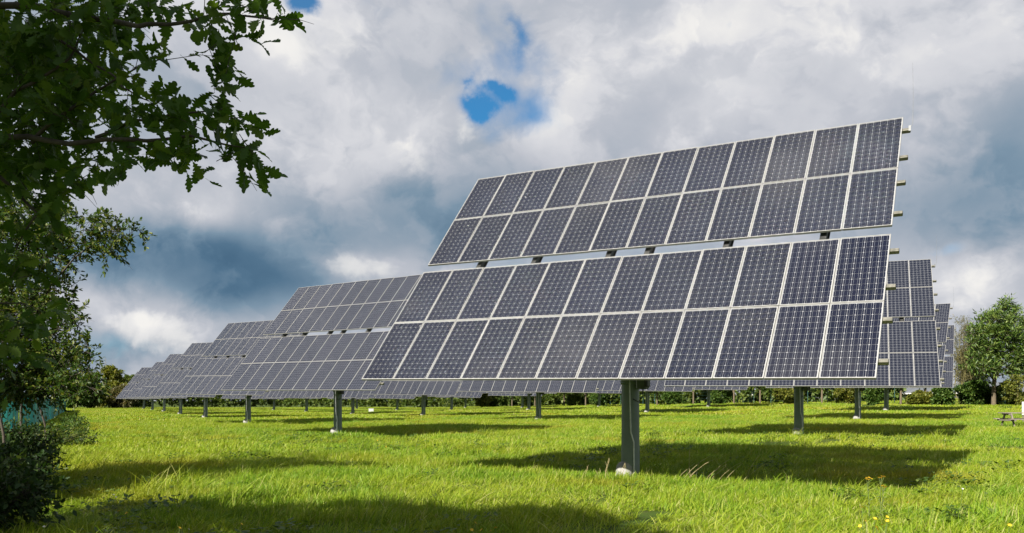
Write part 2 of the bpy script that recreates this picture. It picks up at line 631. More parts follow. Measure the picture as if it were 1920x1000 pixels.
def module_meshes():
    # plain module: frame plus laminate in one mesh
    fw = 0.0135
    mb = MB()
    w, h, t = MW / 2, MH, MT
    for (a, b, c, d) in ((-w, 0, w, fw), (-w, h - fw, w, h), (-w, fw, -w + fw, h - fw), (w - fw, fw, w, h - fw)):
        mb.box((a, b, -t), (c, d, 0), 0)
    nfr = len(mb.f)
    mb.add([(-w + fw, fw, -0.006), (w - fw, fw, -0.006), (w - fw, h - fw, -0.006), (-w + fw, h - fw, -0.006)], [(0, 1, 2, 3)], 1)
    mb.add([(-w + fw, fw, -0.014), (w - fw, fw, -0.014), (w - fw, h - fw, -0.014), (-w + fw, h - fw, -0.014)], [(3, 2, 1, 0)], 2)
    me = mb.mesh('module', [MAT['frame'], MAT['laminate'], MAT['edge']])
    uv = me.uv_layers.new(name='UVMap')
    pl = me.polygons[nfr]
    for li, q in zip(pl.loop_indices, ((0, 0), (1, 0), (1, 1), (0, 1))):
        uv.data[li].uv = q
    # near module: backsheet with a frame part, and loose cells
    fr = MB()
    for (a, b, c, d) in ((-w, 0, w, fw), (-w, h - fw, w, h), (-w, fw, -w + fw, h - fw), (w - fw, fw, w, h - fw)):
        fr.box((a, b, -t), (c, d, 0), 0)
    fr = fr.mesh('frame', MAT['frame'])
    sh = MB()
    sh.box((-w + fw, fw, -0.016), (w - fw, h - fw, -0.009), 0)
    sh = sh.mesh('backsheet', MAT['sheet'])
    cu, cv = (MW - 2 * fw - 0.014) / 6, (MH - 2 * fw - 0.022) / 12
    a, b, c = cu / 2 - 0.0022, cv / 2 - 0.0019, 0.010
    ring = [(-a + c, -b), (a - c, -b), (a, -b + c), (a, b - c), (a - c, b), (-a + c, b), (-a, b - c), (-a, -b + c)]
    cm = MB()
    cm.add([(x, y, 0.0015) for x, y in ring] + [(x, y, 0) for x, y in ring],
           [tuple(range(8))] + [(i + 8, (i + 1) % 8 + 8, (i + 1) % 8, i) for i in range(8)], 0)
    ce = cm.mesh('cell', MAT['cell'])
    uv = ce.uv_layers.new(name='UVMap')
    for li, lp in enumerate(ce.loops):
        co = ce.vertices[lp.vertex_index].co
        uv.data[li].uv = (co.x / cu + 0.5, co.y / cv + 0.5)
    spots = [(-MW / 2 + fw + 0.007 + (i + 0.5) * cu, fw + 0.011 + (j + 0.5) * cv) for j in range(12) for i in range(6)]
    return me, fr, sh, ce, spots


ME_MODULE, ME_FRAME, ME_SHEET, ME_CELL, CELL_SPOTS = module_meshes()


def panel_basis(el, roll):
    """columns u, v, n of the panel plane in the tracker's own axes (x along the panel, y away from the sun)"""
    u = Vector((1, 0, 0))
    v = Vector((0, math.cos(el), math.sin(el)))
    uu = u * math.cos(roll) + v * math.sin(roll)
    vv = v * math.cos(roll) - u * math.sin(roll)
    return uu, vv, uu.cross(vv)


def tracker_parts(root, el, roll, near):
    uu, vv, nn = panel_basis(el, roll)
    rot = Matrix((uu, vv, nn)).transposed().to_4x4()
    centre = Vector((0, 0, PIVOT_Z)) + nn * BEHIND

    def onplane(u, v, n=0.0):
        return Matrix.Translation(centre + uu * u + vv * v + nn * n) @ rot

    # modules
    far_cells = []
    for r_ in range(4):
        for c in range(12):
            tilt = Matrix.Rotation(R(rng.normal(0, 0.12)), 4, 'X') @ Matrix.Rotation(R(rng.normal(0, 0.12)), 4, 'Y')
            mtx = onplane((c - 5.5) * PITCH, row_v(r_), rng.normal(0, 0.0015)) @ tilt
            if not near:
                link('solar_module', ME_MODULE, root, mtx)
                continue
            mo = link('solar_module', ME_SHEET, root, mtx)
            link('frame', ME_FRAME, mo)
            single = r_ < 2 and c >= 10
            for x, y in CELL_SPOTS:
                if single:
                    link('cell', ME_CELL, mo, Matrix.Translation((x, y, -0.0085)))
                else:
                    far_cells.append(mtx @ Matrix.Translation((x, y, -0.0085)))
    if near:
        tv = [v.co[:] for v in ME_CELL.vertices]
        tf = [tuple(p_.vertices) for p_ in ME_CELL.polygons]
        A = np.array([np.array(m) for m in far_cells])
        me = scatter_mesh('cells', tv, tf, A[:, :3, 3], A[:, :3, :3], np.ones(len(A)), MAT['cell'])
        per = np.repeat(rng.random(len(A) // 72), 72) * 0.8 + rng.random(len(A)) * 0.2      # modules differ a little in tint
        me.attributes['rnd'].data.foreach_set('value', np.repeat(per, len(tv)).astype(np.float32))
        uv = me.uv_layers.new(name='UVMap')
        src = np.array([l.uv[:] for l in ME_CELL.uv_layers[0].data], np.float32)
        uv.data.foreach_set('uv', np.tile(src, (len(A), 1)).ravel())
        tag(link('cells', me, root), None, None, None, 'stuff')
    W = 6 * PITCH
    # rails behind the modules, their ends stick out on the right
    for r_ in range(4):
        for q in (0.24, 0.78):
            v = row_v(r_) + q * MH
            mb = MB()
            s = 0.036
            mb.box((-W - 0.02, v - s, -MT - 0.080), (W + 0.135, v + s, -MT - 0.002), 0, None, 0.006)
            mb.box((W + 0.1351, v - s + 0.008, -MT - 0.072), (W + 0.138, v + s - 0.008, -MT - 0.010), 1)
            mb.build('rail', [MAT['galv'], MAT['dark']], root, onplane(0, 0))
    # sloping girders; their flanges show in the gap between the upper and lower field
    for u in (-3.55, -2.15, -0.42, 0.42, 2.0, 3.75):
        mb = MB()
        mb.box((u - 0.055, -SLOPE / 2 + 0.25, -MT - 0.20), (u + 0.055, SLOPE / 2 - 0.25, -MT - 0.085), 0)
        mb.box((u - 0.085, -SLOPE / 2 + 0.25, -MT - 0.212), (u + 0.085, SLOPE / 2 - 0.25, -MT - 0.201), 0)
        mb.build('girder', MAT['dark'], root, onplane(0, 0))
    mb = MB()
    mb.tube([(-3.75, 0, -MT - 0.33), (3.95, 0, -MT - 0.33)], 0.115, 16)
    mb.build('torque_tube', MAT['post'], root, onplane(0, 0))
    # head and drive
    mb = MB()
    mb.box((-0.24, -0.20, PIVOT_Z - 0.42), (0.24, 0.26, PIVOT_Z + 0.12), 0, None, 0.03)
    mb.build('head', MAT['box'], root)
    mb = MB()
    mb.tube([(0, 0.16, PIVOT_Z - 1.25), tuple(centre + vv * -1.55 - nn * 0.28)], [0.05, 0.036], 10)
    mb.build('actuator', MAT['galv'], root)
    # post, slightly tapering, with a pale conduit
    mb = MB()
    mb.tube([(0, 0, -0.25), (0, 0, 1.2), (0, 0, PIVOT_Z - 0.40)], [0.190, 0.182, 0.172], 28)
    mb.build('post', MAT['post'], root)
    mb = MB()
    mb.tube([(0.135, -0.155, 0.12), (0.128, -0.155, 0.75), (0.075, -0.180, 0.95), (0.055, -0.182, 1.75), (0.05, -0.182, 2.5)], 0.017, 8)
    mb.build('conduit', MAT['cable'], root)
    mb = MB()
    mb.box((0.19, -0.20, 1.82), (0.40, 0.02, 2.20), 0, None, 0.02)
    bx_ = mb.build('control_box', MAT['box'], root)
    mb = MB()
    mb.box((0.36, -0.212, 1.86), (0.44, -0.03, 2.16), 0, None, 0.015)
    mb.build('cover', MAT['dark'], bx_)
    mb = MB()
    mb.tube([(0.30, -0.08, 1.83), (0.30, -0.10, 1.66), (0.22, -0.14, 1.56), (0.12, -0.17, 1.62)], 0.012, 6)
    mb.build('cable', MAT['black'], root)
    mb = MB()
    mb.lathe([(0.1725, 1.505), (0.205, 1.51), (0.205, 1.55), (0.1725, 1.555)], 24, 0, (0, 0, 0.42))
    mb.lathe([(0.1725, 1.60), (0.205, 1.605), (0.205, 1.645), (0.1725, 1.65)], 24, 0, (0, 0, 0.36))
    for i in range(12):
        a = i * math.pi / 6
        mb.tube([(0.192 * math.cos(a), 0.192 * math.sin(a), 1.912), (0.192 * math.cos(a), 0.192 * math.sin(a), 1.976)], 0.011, 6)
    mb.build('flange', MAT['post'], root)
    mb = MB()
    mb.lathe([(0.20, -0.2), (0.195, 0.06), (0.185, 0.18), (0.165, 0.26), (0.12, 0.32), (0.06, 0.345), (0.0, 0.35)], 20, 0, (-0.075, -0.115, 0), 0.03)
    mb.build('concrete_foot', MAT['concrete'], root)
    # lightning rod on the end of the top rail
    p0 = centre + uu * (W + 0.125) + vv * (row_v(3) + 0.78 * MH) - nn * 0.04
    mb = MB()
    mb.box((-0.02, -0.02, -0.05), (0.02, 0.02, 0.05), 0, Matrix.Translation(p0))
    mb.tube([p0, p0 + Vector((0.05, 0, 0.08)), p0 + Vector((0.06, 0, 0.6)), p0 + Vector((0.05, 0, 1.25))], [0.005, 0.005, 0.003, 0.002], 6)
    mb.build('lightning_rod', MAT['rod'], root)


YAW, EL, ROLL = -29.03, 49.27, -0.85
MAIN = Vector((2.425, 16.649))
LA, LB = Vector((-10.25, 19.5)), Vector((10.0, 18.5))
ROW_NAMES = ['nearest', 'second', 'third', 'rearmost']
ORD = ['first', 'second', 'third', 'fourth', 'fifth', 'sixth', 'seventh', 'eighth']
YAWS = {(0, 0): YAW, (1, 0): -34.4, (2, 0): -34.6, (3, 0): -33.5, (4, 0): -33, (5, 0): -33, (0, 1): -22.3, (0, 2): -33.4, (0, 3): -28.3, (1, 1): -22.3}
SPOTS = {(0, 1): (11.58, 32.82), (0, 2): (21.42, 50.36), (0, 3): (31.02, 67.38), (1, 0): (-7.81, 36.46), (2, 0): (-17.87, 55.06), (1, 1): (1.84, 56.37)}
ROWG = ['trackers of the nearest row', 'trackers of the second row', 'trackers of the third row', 'trackers of the rearmost row']
proto = None
main_tracker = None
for n_row, count in enumerate((8, 7, 6, 5)):
    for m_i in range(count):
        p2 = Vector(SPOTS[(m_i, n_row)]) if (m_i, n_row) in SPOTS else MAIN + LA * m_i + LB * n_row
        yaw = R(YAWS.get((m_i, n_row), YAW + rng.normal(0, 2.0)))
        loc = (p2.x, p2.y, ground(p2.x, p2.y))
        if (m_i, n_row) == (0, 0):
            root = empty('solar_tracker', (p2.x, p2.y, 0.0), yaw, 'largest solar tracker in front, four rows of dark blue modules on one post', 'solar panel', ROWG[0])
            tracker_parts(root, R(EL), R(ROLL), True)
            main_tracker = root
            continue
        lab = f'{ORD[m_i]} solar tracker counted leftwards from the right end of the {ROW_NAMES[n_row]} row'
        if proto is None:
            root = empty('solar_tracker', (0, 0, 0), 0)
            tracker_parts(root, R(EL), R(ROLL), False)
            proto = root
        else:
            root = copy_tree(proto)
        root.location = loc
        root.rotation_euler = (R(rng.normal(0, 0.35)), R(rng.normal(0, 0.15)), yaw)
        tag(root, lab, 'solar panel', ROWG[n_row])

# ================================================================== grass
def grass_mat(name, dry):
    m_, gg, p = new_mat(name)
    a = gg.n('ShaderNodeAttribute', attribute_name='rnd').outputs['Fac']
    pos = gg.n('ShaderNodeNewGeometry').outputs['Position']
    n1 = gg.noise(pos, 0.13, 4, 0.55)
    n2 = gg.noise(pos, 0.9, 4, 0.6)
    c1 = gg.ramp(a, [(0.0, (0.0655, 0.1584, 0.0066)), (0.45, (0.1310, 0.2469, 0.0110)), (0.85, (0.2183, 0.3073, 0.0218)), (1.0, (0.3319, 0.3353, 0.1089))])
    c2 = gg.ramp(a, [(0.0, (0.1309, 0.2045, 0.0066)), (0.45, (0.2141, 0.2845, 0.0110)), (0.85, (0.2935, 0.3290, 0.0273)), (1.0, (0.3808, 0.3556, 0.1525))])
    f = gg.smooth(gg.m('ADD', gg.m('MULTIPLY', n1, 0.65), gg.m('MULTIPLY', n2, 0.35)), 0.38 - dry, 0.58 - dry)
    c_ = gg.mix(f, c1, c2)
    n3 = gg.noise(pos, 0.19, 5, 0.6)
    c_ = gg.mix(gg.m('MULTIPLY', gg.smooth(n3, 0.52, 0.66), 0.55), c_, (0.28, 0.22, 0.02))      # patches gone to seed
    gg.put(p.inputs['Base Color'], c_)
    p.inputs['Roughness'].default_value = 0.55
    p.inputs['Specular IOR Level'].default_value = 0.25
    tr = gg.n('ShaderNodeBsdfTranslucent')
    gg.put(tr.inputs['Color'], gg.mix(1.0, c_, (1.15, 1.2, 0.5), 'MULTIPLY'))
    mx = gg.n('ShaderNodeMixShader')
    mx.inputs[0].default_value = 0.38
    gg.t.links.new(p.outputs[0], mx.inputs[1])
    gg.t.links.new(tr.outputs[0], mx.inputs[2])
    gg.t.links.new(mx.outputs[0], gg.t.nodes['Material Output'].inputs['Surface'])
    return m_


MAT['grass'] = grass_mat('meadow_grass', 0.0)
MAT['grass_far'] = grass_mat('meadow_grass_far', 0.03)


def blade_tile(name, size, n, hmin, hmax, width, lean, wind, mat, clump=0.0, bend=1.0):
    """a patch of curved grass blades"""
    pos = np.zeros((n, 3))
    if clump:
        k_ = max(3, int(n / 26))
        cx = (rng.random((k_, 2)) - 0.5) * size
        idx = rng.integers(0, k_, n)
        pos[:, :2] = cx[idx] + rng.normal(0, clump, (n, 2))
    else:
        pos[:, :2] = (rng.random((n, 2)) - 0.5) * size
    h = hmin + (hmax - hmin) * rng.random(n) ** 1.6
    patch = 0.75 + 0.5 * (np.sin(pos[:, 0] * 5.1 / size * 2 + 1) * np.sin(pos[:, 1] * 6.3 / size * 2) * 0.5 + 0.5)
    h *= patch
    ang = rng.random(n) * 2 * math.pi
    dirx = np.stack([np.cos(ang), np.sin(ang), np.zeros(n)], -1) * rng.random((n, 1)) * lean + np.array(wind)
    face = rng.random(n) * 2 * math.pi
    side = np.stack([np.cos(face), np.sin(face), np.zeros(n)], -1)
    w = width * (0.6 + 0.8 * rng.random(n))
    V = []
    for t, ww in ((0.0, 0.8), (0.42, 1.0), (0.78, 0.7)):
        c = pos + dirx * (h * (0.25 * t + bend * 0.75 * t * t))[:, None]
        c[:, 2] = h * (t - 0.22 * bend * t * t * np.linalg.norm(dirx, axis=1).clip(0, 1.4)) - 0.015
        V.append(c - side * (w * ww / 2)[:, None])
        V.append(c + side * (w * ww / 2)[:, None])
    c = pos + dirx * (h * (0.25 + bend * 0.75))[:, None]
    c[:, 2] = h * (1 - 0.22 * bend * np.linalg.norm(dirx, axis=1).clip(0, 1.4)) - 0.015
    V.append(c)
    co = np.stack(V, 1).reshape(-1, 3)
    tf = np.array([[0, 1, 3, 2], [2, 3, 5, 4]])
    base = (np.arange(n) * 7)[:, None]
    q = (tf[None] + base[:, :, None]).reshape(n, 8)
    tr_ = np.array([[4, 5, 6]]) + base
    loops = np.concatenate([q, tr_], 1).ravel()
    tot = np.tile([4, 4, 3], n)
    me = bpy.data.meshes.new(name)
    me.vertices.add(len(co))
    me.vertices.foreach_set('co', co.astype(np.float32).ravel())
    me.loops.add(len(loops))
    me.loops.foreach_set('vertex_index', loops.astype(np.int32))
    me.polygons.add(len(tot))
    me.polygons.foreach_set('loop_start', np.concatenate([[0], np.cumsum(tot)[:-1]]).astype(np.int32))
    me.polygons.foreach_set('loop_total', tot.astype(np.int32))
    a_ = me.attributes.new('rnd', 'FLOAT', 'POINT')
    a_.data.foreach_set('value', np.repeat(rng.random(n), 7).astype(np.float32))
    me.materials.append(mat)
    me.update(calc_edges=True)
    return me


def instancer(name, tiles, pts, rots, scales, label):
    """scatter patches of uncountable growth over points of the ground"""
    colx = bpy.data.collections.new(name + '_patches')
    for i, me in enumerate(tiles):
        colx.objects.link(bpy.data.objects.new(f'{name}_patch_{i:02d}', me))
    me = bpy.data.meshes.new(name)
    me.from_pydata([tuple(p_) for p_ in pts], [], [])
    a_ = me.attributes.new('rotz', 'FLOAT_VECTOR', 'POINT')
    a_.data.foreach_set('vector', np.stack([np.zeros(len(pts)), np.zeros(len(pts)), rots], -1).astype(np.float32).ravel())
    a_ = me.attributes.new('scl', 'FLOAT_VECTOR', 'POINT')
    a_.data.foreach_set('vector', np.asarray(scales, np.float32).ravel())
    a_ = me.attributes.new('pick', 'INT', 'POINT')
    a_.data.foreach_set('value', rng.integers(0, len(tiles), len(pts)).astype(np.int32))
    o = link(name, me)
    nt = bpy.data.node_groups.new(name + '_nodes', 'GeometryNodeTree')
    nt.interface.new_socket('Geometry', in_out='INPUT', socket_type='NodeSocketGeometry')
    nt.interface.new_socket('Geometry', in_out='OUTPUT', socket_type='NodeSocketGeometry')
    N = nt.nodes
    gi, go = N.new('NodeGroupInput'), N.new('NodeGroupOutput')
    iop = N.new('GeometryNodeInstanceOnPoints')
    ci = N.new('GeometryNodeCollectionInfo')
    ci.inputs['Collection'].default_value = colx
    ci.inputs['Separate Children'].default_value = True
    ci.inputs['Reset Children'].default_value = True

    def named(nm, typ):
        nd = N.new('GeometryNodeInputNamedAttribute')
        nd.data_type = typ
        nd.inputs['Name'].default_value = nm
        return nd.outputs['Attribute']

    L = nt.links
    L.new(gi.outputs[0], iop.inputs['Points'])
    L.new(ci.outputs[0], iop.inputs['Instance'])
    iop.inputs['Pick Instance'].default_value = True
    L.new(named('pick', 'INT'), iop.inputs['Instance Index'])
    L.new(named('rotz', 'FLOAT_VECTOR'), iop.inputs['Rotation'])
    L.new(named('scl', 'FLOAT_VECTOR'), iop.inputs['Scale'])
    L.new(iop.outputs[0], go.inputs[0])
    md = o.modifiers.new('growth', 'NODES')
    md.node_group = nt
    return tag(o, label, 'grass', None, 'stuff')


def field_points(d0, d1, step, jitter=0.5, margin=6.0, keep=1.0):
    out = []
    y = d0
    while y < d1:
        half = 0.66 * y + margin
        xs = np.arange(-half, half, step)
        xs = xs + rng.uniform(-jitter, jitter, len(xs)) * step
        ys = y + rng.uniform(-jitter, jitter, len(xs)) * step
        out.append(np.stack([xs, ys], -1))
        y += step
    p_ = np.concatenate(out)
    if keep < 1:
        p_ = p_[rng.random(len(p_)) < keep]
    return p_


def hnoise(x, y, s, seed=0.0):
    return 0.5 + 0.25 * (np.sin(x * s + seed) * np.cos(y * s * 1.3 + seed * 2.1) + np.sin((x + y) * s * 0.61 + seed * 0.7) + 0.8 * np.sin(x * s * 2.3 - y * s * 1.7 + seed * 1.3)) / 1.4


def lay(name, tiles, pts, label, smin, smax, freq=0.5, seed=0.0):
    z = gz(pts[:, 0], pts[:, 1])
    P = np.column_stack([pts, z])
    h = smin + (smax - smin) * np.clip(hnoise(pts[:, 0], pts[:, 1], freq, seed) + rng.normal(0, 0.12, len(P)), 0, 1)
    sc = np.stack([np.ones(len(P)), np.ones(len(P)), h], -1)
    sc[:, :2] *= rng.uniform(0.9, 1.15, (len(P), 1))
    # blades keep roughly the direction of the wind, so patches turn only a little
    instancer(name, tiles, P, rng.normal(0, 0.5, len(P)), sc, label)


WIND = (0.30, 0.06, 0)
near_tiles = [blade_tile('near', 1.3, 1800, 0.045, 0.20, 0.0095, 1.25, WIND, MAT['grass']) for _ in range(6)]
lay('grass', near_tiles, field_points(6.5, 24, 1.0), 'lush green meadow grass in the foreground around the nearest post', 0.35, 1.5, 1.3, 0.4)
mid_tiles = [blade_tile('mid', 2.3, 2200, 0.06, 0.21, 0.018, 1.1, WIND, MAT['grass']) for _ in range(5)]
lay('grass', mid_tiles, field_points(24, 62, 1.9), 'green meadow grass across the middle of the field', 0.35, 1.5, 0.75, 1.4)
far_tiles = [blade_tile('far', 6.5, 2600, 0.08, 0.25, 0.05, 0.9, WIND, MAT['grass_far']) for _ in range(3)]
lay('grass', far_tiles, field_points(62, 190, 5.2, margin=15), 'far yellowish meadow grass below the distant trackers', 0.5, 1.15, 0.2, 2.4)


def not_at_posts(p_):
    """the grass is kept short round the posts"""
    ok = np.ones(len(p_), bool)
    for n_ in range(4):
        for m_ in range(8):
            q = MAIN + LA * m_ + LB * n_
            ok &= np.hypot(p_[:, 0] - q.x, p_[:, 1] - q.y + 0.5) > 0.9
    return ok


tuft_tiles = [blade_tile('tuft', 0.5, 100, 0.16, 0.48, 0.0095, 1.2, (0.35, 0.08, 0), MAT['grass'], bend=1.25) for _ in range(6)]
tp = field_points(7.5, 56, 0.85, keep=0.8)
tp = tp[(hnoise(tp[:, 0], tp[:, 1], 0.9, 3.1) + rng.normal(0, 0.16, len(tp)) > 0.58) & not_at_posts(tp)]
lay('tall_grass', tuft_tiles, tp, 'taller tufts of grass standing out of the meadow', 0.5, 1.15, 0.8, 5.0)
stalk_tiles = [blade_tile('stalk', 1.6, 9, 0.25, 0.55, 0.006, 0.45, (0.15, 0.02, 0), MAT['grass_far'], bend=0.7) for _ in range(6)]
tp = field_points(8, 40, 1.5, keep=0.7)
lay('grass_stalks', stalk_tiles, tp[not_at_posts(tp)], 'thin seed stalks standing singly above the meadow grass', 0.5, 1.0, 0.8, 7.0)


# broad-leaved weeds between the blades
MAT['weed'] = leaf_mat('weed_leaf', (0.0338, 0.0750, 0.0105), (0.0638, 0.1125, 0.0165), (0.1125, 0.1500, 0.0300), 0.3, 0.5, spec=0.25)


def weed_tile(n):
    pos = np.zeros((n, 3))
    pos[:, :2] = rng.normal(0, 0.16, (n, 2))
    pos[:, 2] = rng.uniform(0.02, 0.16, n)
    a = rng.random(n) * 6.283
    Y = np.stack([np.cos(a), np.sin(a), rng.uniform(-0.1, 0.9, n)], -1)
    tv = [(0, 0, 0), (-0.28, 0.4, 0.06), (0, 0.45, -0.03), (0.28, 0.4, 0.06), (0, 1.0, -0.15)]
    tf = [(0, 2, 1), (0, 3, 2), (1, 2, 4), (2, 3, 4)]
    return scatter_mesh('weed', tv, tf, pos, frames_from(Y, np.tile([0, 0, 1.0], (n, 1))), rng.uniform(0.05, 0.13, n), MAT['weed'])


wp = field_points(7.5, 36, 0.9, keep=0.8)
wp = wp[hnoise(wp[:, 0], wp[:, 1], 0.55, 9.1) + rng.normal(0, 0.14, len(wp)) > 0.62]
lay('weeds', [weed_tile(46) for _ in range(5)], wp, 'low broad-leaved weeds growing among the meadow grass', 0.7, 1.5, 0.8, 2.0)

# ================================================================== trees and shrubs
MAT['bark'] = speckled('oak_bark', (0.030, 0.024, 0.018), (0.065, 0.052, 0.038), 14, 0.9, 0, 0.8)
MAT['bark_pale'] = speckled('pale_bark', (0.0780, 0.0600, 0.0390), (0.1260, 0.0990, 0.0600), 6, 0.9, 0, 0.6)
MAT['bark_yellow'] = speckled('lichen_bark', (0.1120, 0.1050, 0.0350), (0.1680, 0.1470, 0.0560), 5, 0.9, 0, 0.6)
MAT['oak'] = leaf_mat('oak_leaf', (0.0405, 0.0858, 0.0132), (0.0675, 0.1300, 0.0192), (0.1148, 0.1690, 0.0264), 0.46, 0.5, spec=0.25)
MAT['thorn'] = leaf_mat('thorn_leaf', (0.0204, 0.0460, 0.0081), (0.0425, 0.0780, 0.0126), (0.1360, 0.1500, 0.0270), 0.34, 0.45, spec=0.22)
MAT['bush'] = leaf_mat('bush_leaf', (0.0308, 0.0700, 0.0128), (0.0616, 0.1150, 0.0192), (0.1144, 0.1600, 0.0320), 0.32, 0.5, spec=0.2)
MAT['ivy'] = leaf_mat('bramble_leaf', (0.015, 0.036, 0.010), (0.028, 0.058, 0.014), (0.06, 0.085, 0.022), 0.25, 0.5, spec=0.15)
MAT['willow'] = leaf_mat('willow_leaf', (0.0240, 0.0600, 0.0096), (0.0720, 0.1250, 0.0176), (0.1680, 0.2200, 0.0480), 0.30, 0.5)
MAT['yellowgreen'] = leaf_mat('field_maple_leaf', (0.0680, 0.0920, 0.0112), (0.1280, 0.1440, 0.0192), (0.2000, 0.1840, 0.0320), 0.34, 0.5)
MAT['olive'] = leaf_mat('far_tree_leaf', (0.0400, 0.0768, 0.0112), (0.0800, 0.1200, 0.0176), (0.1280, 0.1584, 0.0240), 0.30, 0.55)
MAT['sparse'] = leaf_mat('sparse_leaf', (0.0640, 0.0680, 0.0240), (0.1040, 0.1000, 0.0400), (0.1600, 0.1280, 0.0560), 0.30, 0.55)


def lobed_leaf(prof, fold=0.22, curl=0.18):
    """midrib with lobed blade either side, folded a little along the rib and bent along its length; stalk included"""
    v_, f_ = [], []
    for i, (t, w) in enumerate(prof):
        z0 = -curl * t * t
        v_ += [(-w, t, z0 + fold * w + 0.03 * math.sin(9 * t)), (0, t, z0), (w, t, z0 + fold * w - 0.03 * math.sin(8 * t + 1))]
        if i:
            a = (i - 1) * 3
            b = i * 3
            f_ += [(a, a + 1, b + 1, b), (a + 1, a + 2, b + 2, b + 1)]
    return v_, f_


OAK_PROF = [(-0.10, 0.010), (0.0, 0.014), (0.06, 0.055), (0.12, 0.060), (0.19, 0.135), (0.235, 0.140), (0.27, 0.080), (0.35, 0.205), (0.41, 0.235),
            (0.455, 0.125), (0.53, 0.280), (0.60, 0.300), (0.65, 0.165), (0.73, 0.270), (0.79, 0.260), (0.84, 0.150), (0.90, 0.175), (0.96, 0.13), (1.0, 0.03)]
OAK_LEAVES = [lobed_leaf(OAK_PROF, 0.22, 0.18), lobed_leaf([(t, w * (1.12 + 0.2 * math.sin(7 * t))) for t, w in OAK_PROF], 0.05, -0.12),
              lobed_leaf([(t, w * (0.9 - 0.25 * math.sin(5 * t + 2))) for t, w in OAK_PROF], 0.5, 0.35)]
OAK_LOW = lobed_leaf([(-0.1, 0.012), (0.08, 0.06), (0.21, 0.15), (0.28, 0.08), (0.40, 0.235), (0.46, 0.125), (0.58, 0.30), (0.66, 0.165), (0.77, 0.27), (0.85, 0.15), (0.93, 0.17), (1.0, 0.03)], 0.2, 0.15)
OVAL = ([(0, 0, 0), (-0.24, 0.38, 0.05), (0, 0.45, -0.03), (0.24, 0.38, 0.05), (-0.15, 0.8, 0.0), (0.15, 0.8, 0.0), (0, 1.0, -0.10)],
        [(0, 2, 1), (0, 3, 2), (1, 2, 6, 4), (2, 3, 5, 6)])
NARROW = ([(0, 0, 0), (-0.13, 0.4, 0.04), (0.13, 0.4, 0.04), (0, 1.0, -0.08), (0, 0.45, -0.03)], [(0, 4, 1), (0, 2, 4), (1, 4, 3), (4, 2, 3)])


def sprays(blobs, length, leaves, droop=0.15, bias=(0, 0, 0.25), spread=0.55, rin=0.15, rout=0.85):
    """twigs with alternate leaves growing outwards through each blob: (centre, radii, twigs)"""
    P, Y, TW = [], [], []
    for c, r_, n in blobs:
        d = unit(rng.normal(0, 1, (n, 3)))
        rad_ = rin + (rout - rin) * rng.random((n, 1)) ** 0.6
        s = np.array(c) + d * np.array(r_) * rad_
        t_ = unit(d + rng.normal(0, spread, (n, 3)) + np.array(bias))
        L = length * rng.uniform(0.55, 1.25, (n, 1))
        TW.append((s, t_, L))
        for i in range(leaves):
            t = (i + 0.6) / leaves
            q = s + t_ * L * t + np.array([0, 0, -droop]) * L * t * t
            sd = unit(np.cross(t_, rng.normal(0, 1, (n, 3))))
            k_ = 0.9 if i < leaves - 1 else 0.25
            y = unit(t_ * 0.75 + sd * k_ + rng.normal(0, 0.25, (n, 3)) + np.array([0, 0, -0.12]))
            P.append(q)
            Y.append(y)
    return np.concatenate(P), np.concatenate(Y), TW


def leaf_frames(Y, upness=0.9):
    zh = rng.normal(0, 0.55, Y.shape) + np.array([0, 0, upness])
    return frames_from(Y, zh)


def twig_tubes(mb, TW, droop, rad_, every=1, n=3):
    for s, t_, L in TW:
        for i in range(0, len(s), every):
            a = Vector(s[i])
            d = Vector(t_[i])
            l = float(L[i, 0])
            mb.tube([a - d * l * 0.25, a + d * l * 0.5 + Vector((0, 0, -droop * l * 0.25)), a + d * l * 0.8 + Vector((0, 0, -droop * l * 0.64))], [rad_, rad_ * 0.8, rad_ * 0.4], n, 0, False)


def limb_path(a, b, sag=0.0, wob=0.06, n=7, seed=None):
    a, b = Vector(a), Vector(b)
    l = (b - a).length
    out = []
    off = [Vector(rng.normal(0, wob * l * 0.5, 3)) for _ in range(3)]
    for i in range(n):
        t = i / (n - 1)
        p_ = a.lerp(b, t) + Vector((0, 0, sag * l * math.sin(math.pi * t)))
        p_ += off[0] * math.sin(math.pi * t) + off[1] * math.sin(2 * math.pi * t) * 0.5
        out.append(p_)
    return out


def taper(r0, r1, n):
    return [r0 + (r1 - r0) * (i / (n - 1)) ** 0.8 for i in range(n)]


def inview(P):
    d = np.maximum(P[:, 1], 0.05)
    px = 960 + FPX * P[:, 0] / d
    py = HOR - FPX * (P[:, 2] - CAM_H) / d
    return px, py


def blobs_px(lst, density):
    """(px, py, distance, half width px, half height px) -> blobs in the place"""
    out = []
    for px, py, d, rx, ry in lst:
        c = at(px, d, py)
        a, b = rx / FPX * d, ry / FPX * d
        out.append((tuple(c), (a, (a + b) * 0.5, b), max(3, int(density * a * b / 0.01))))
    return out


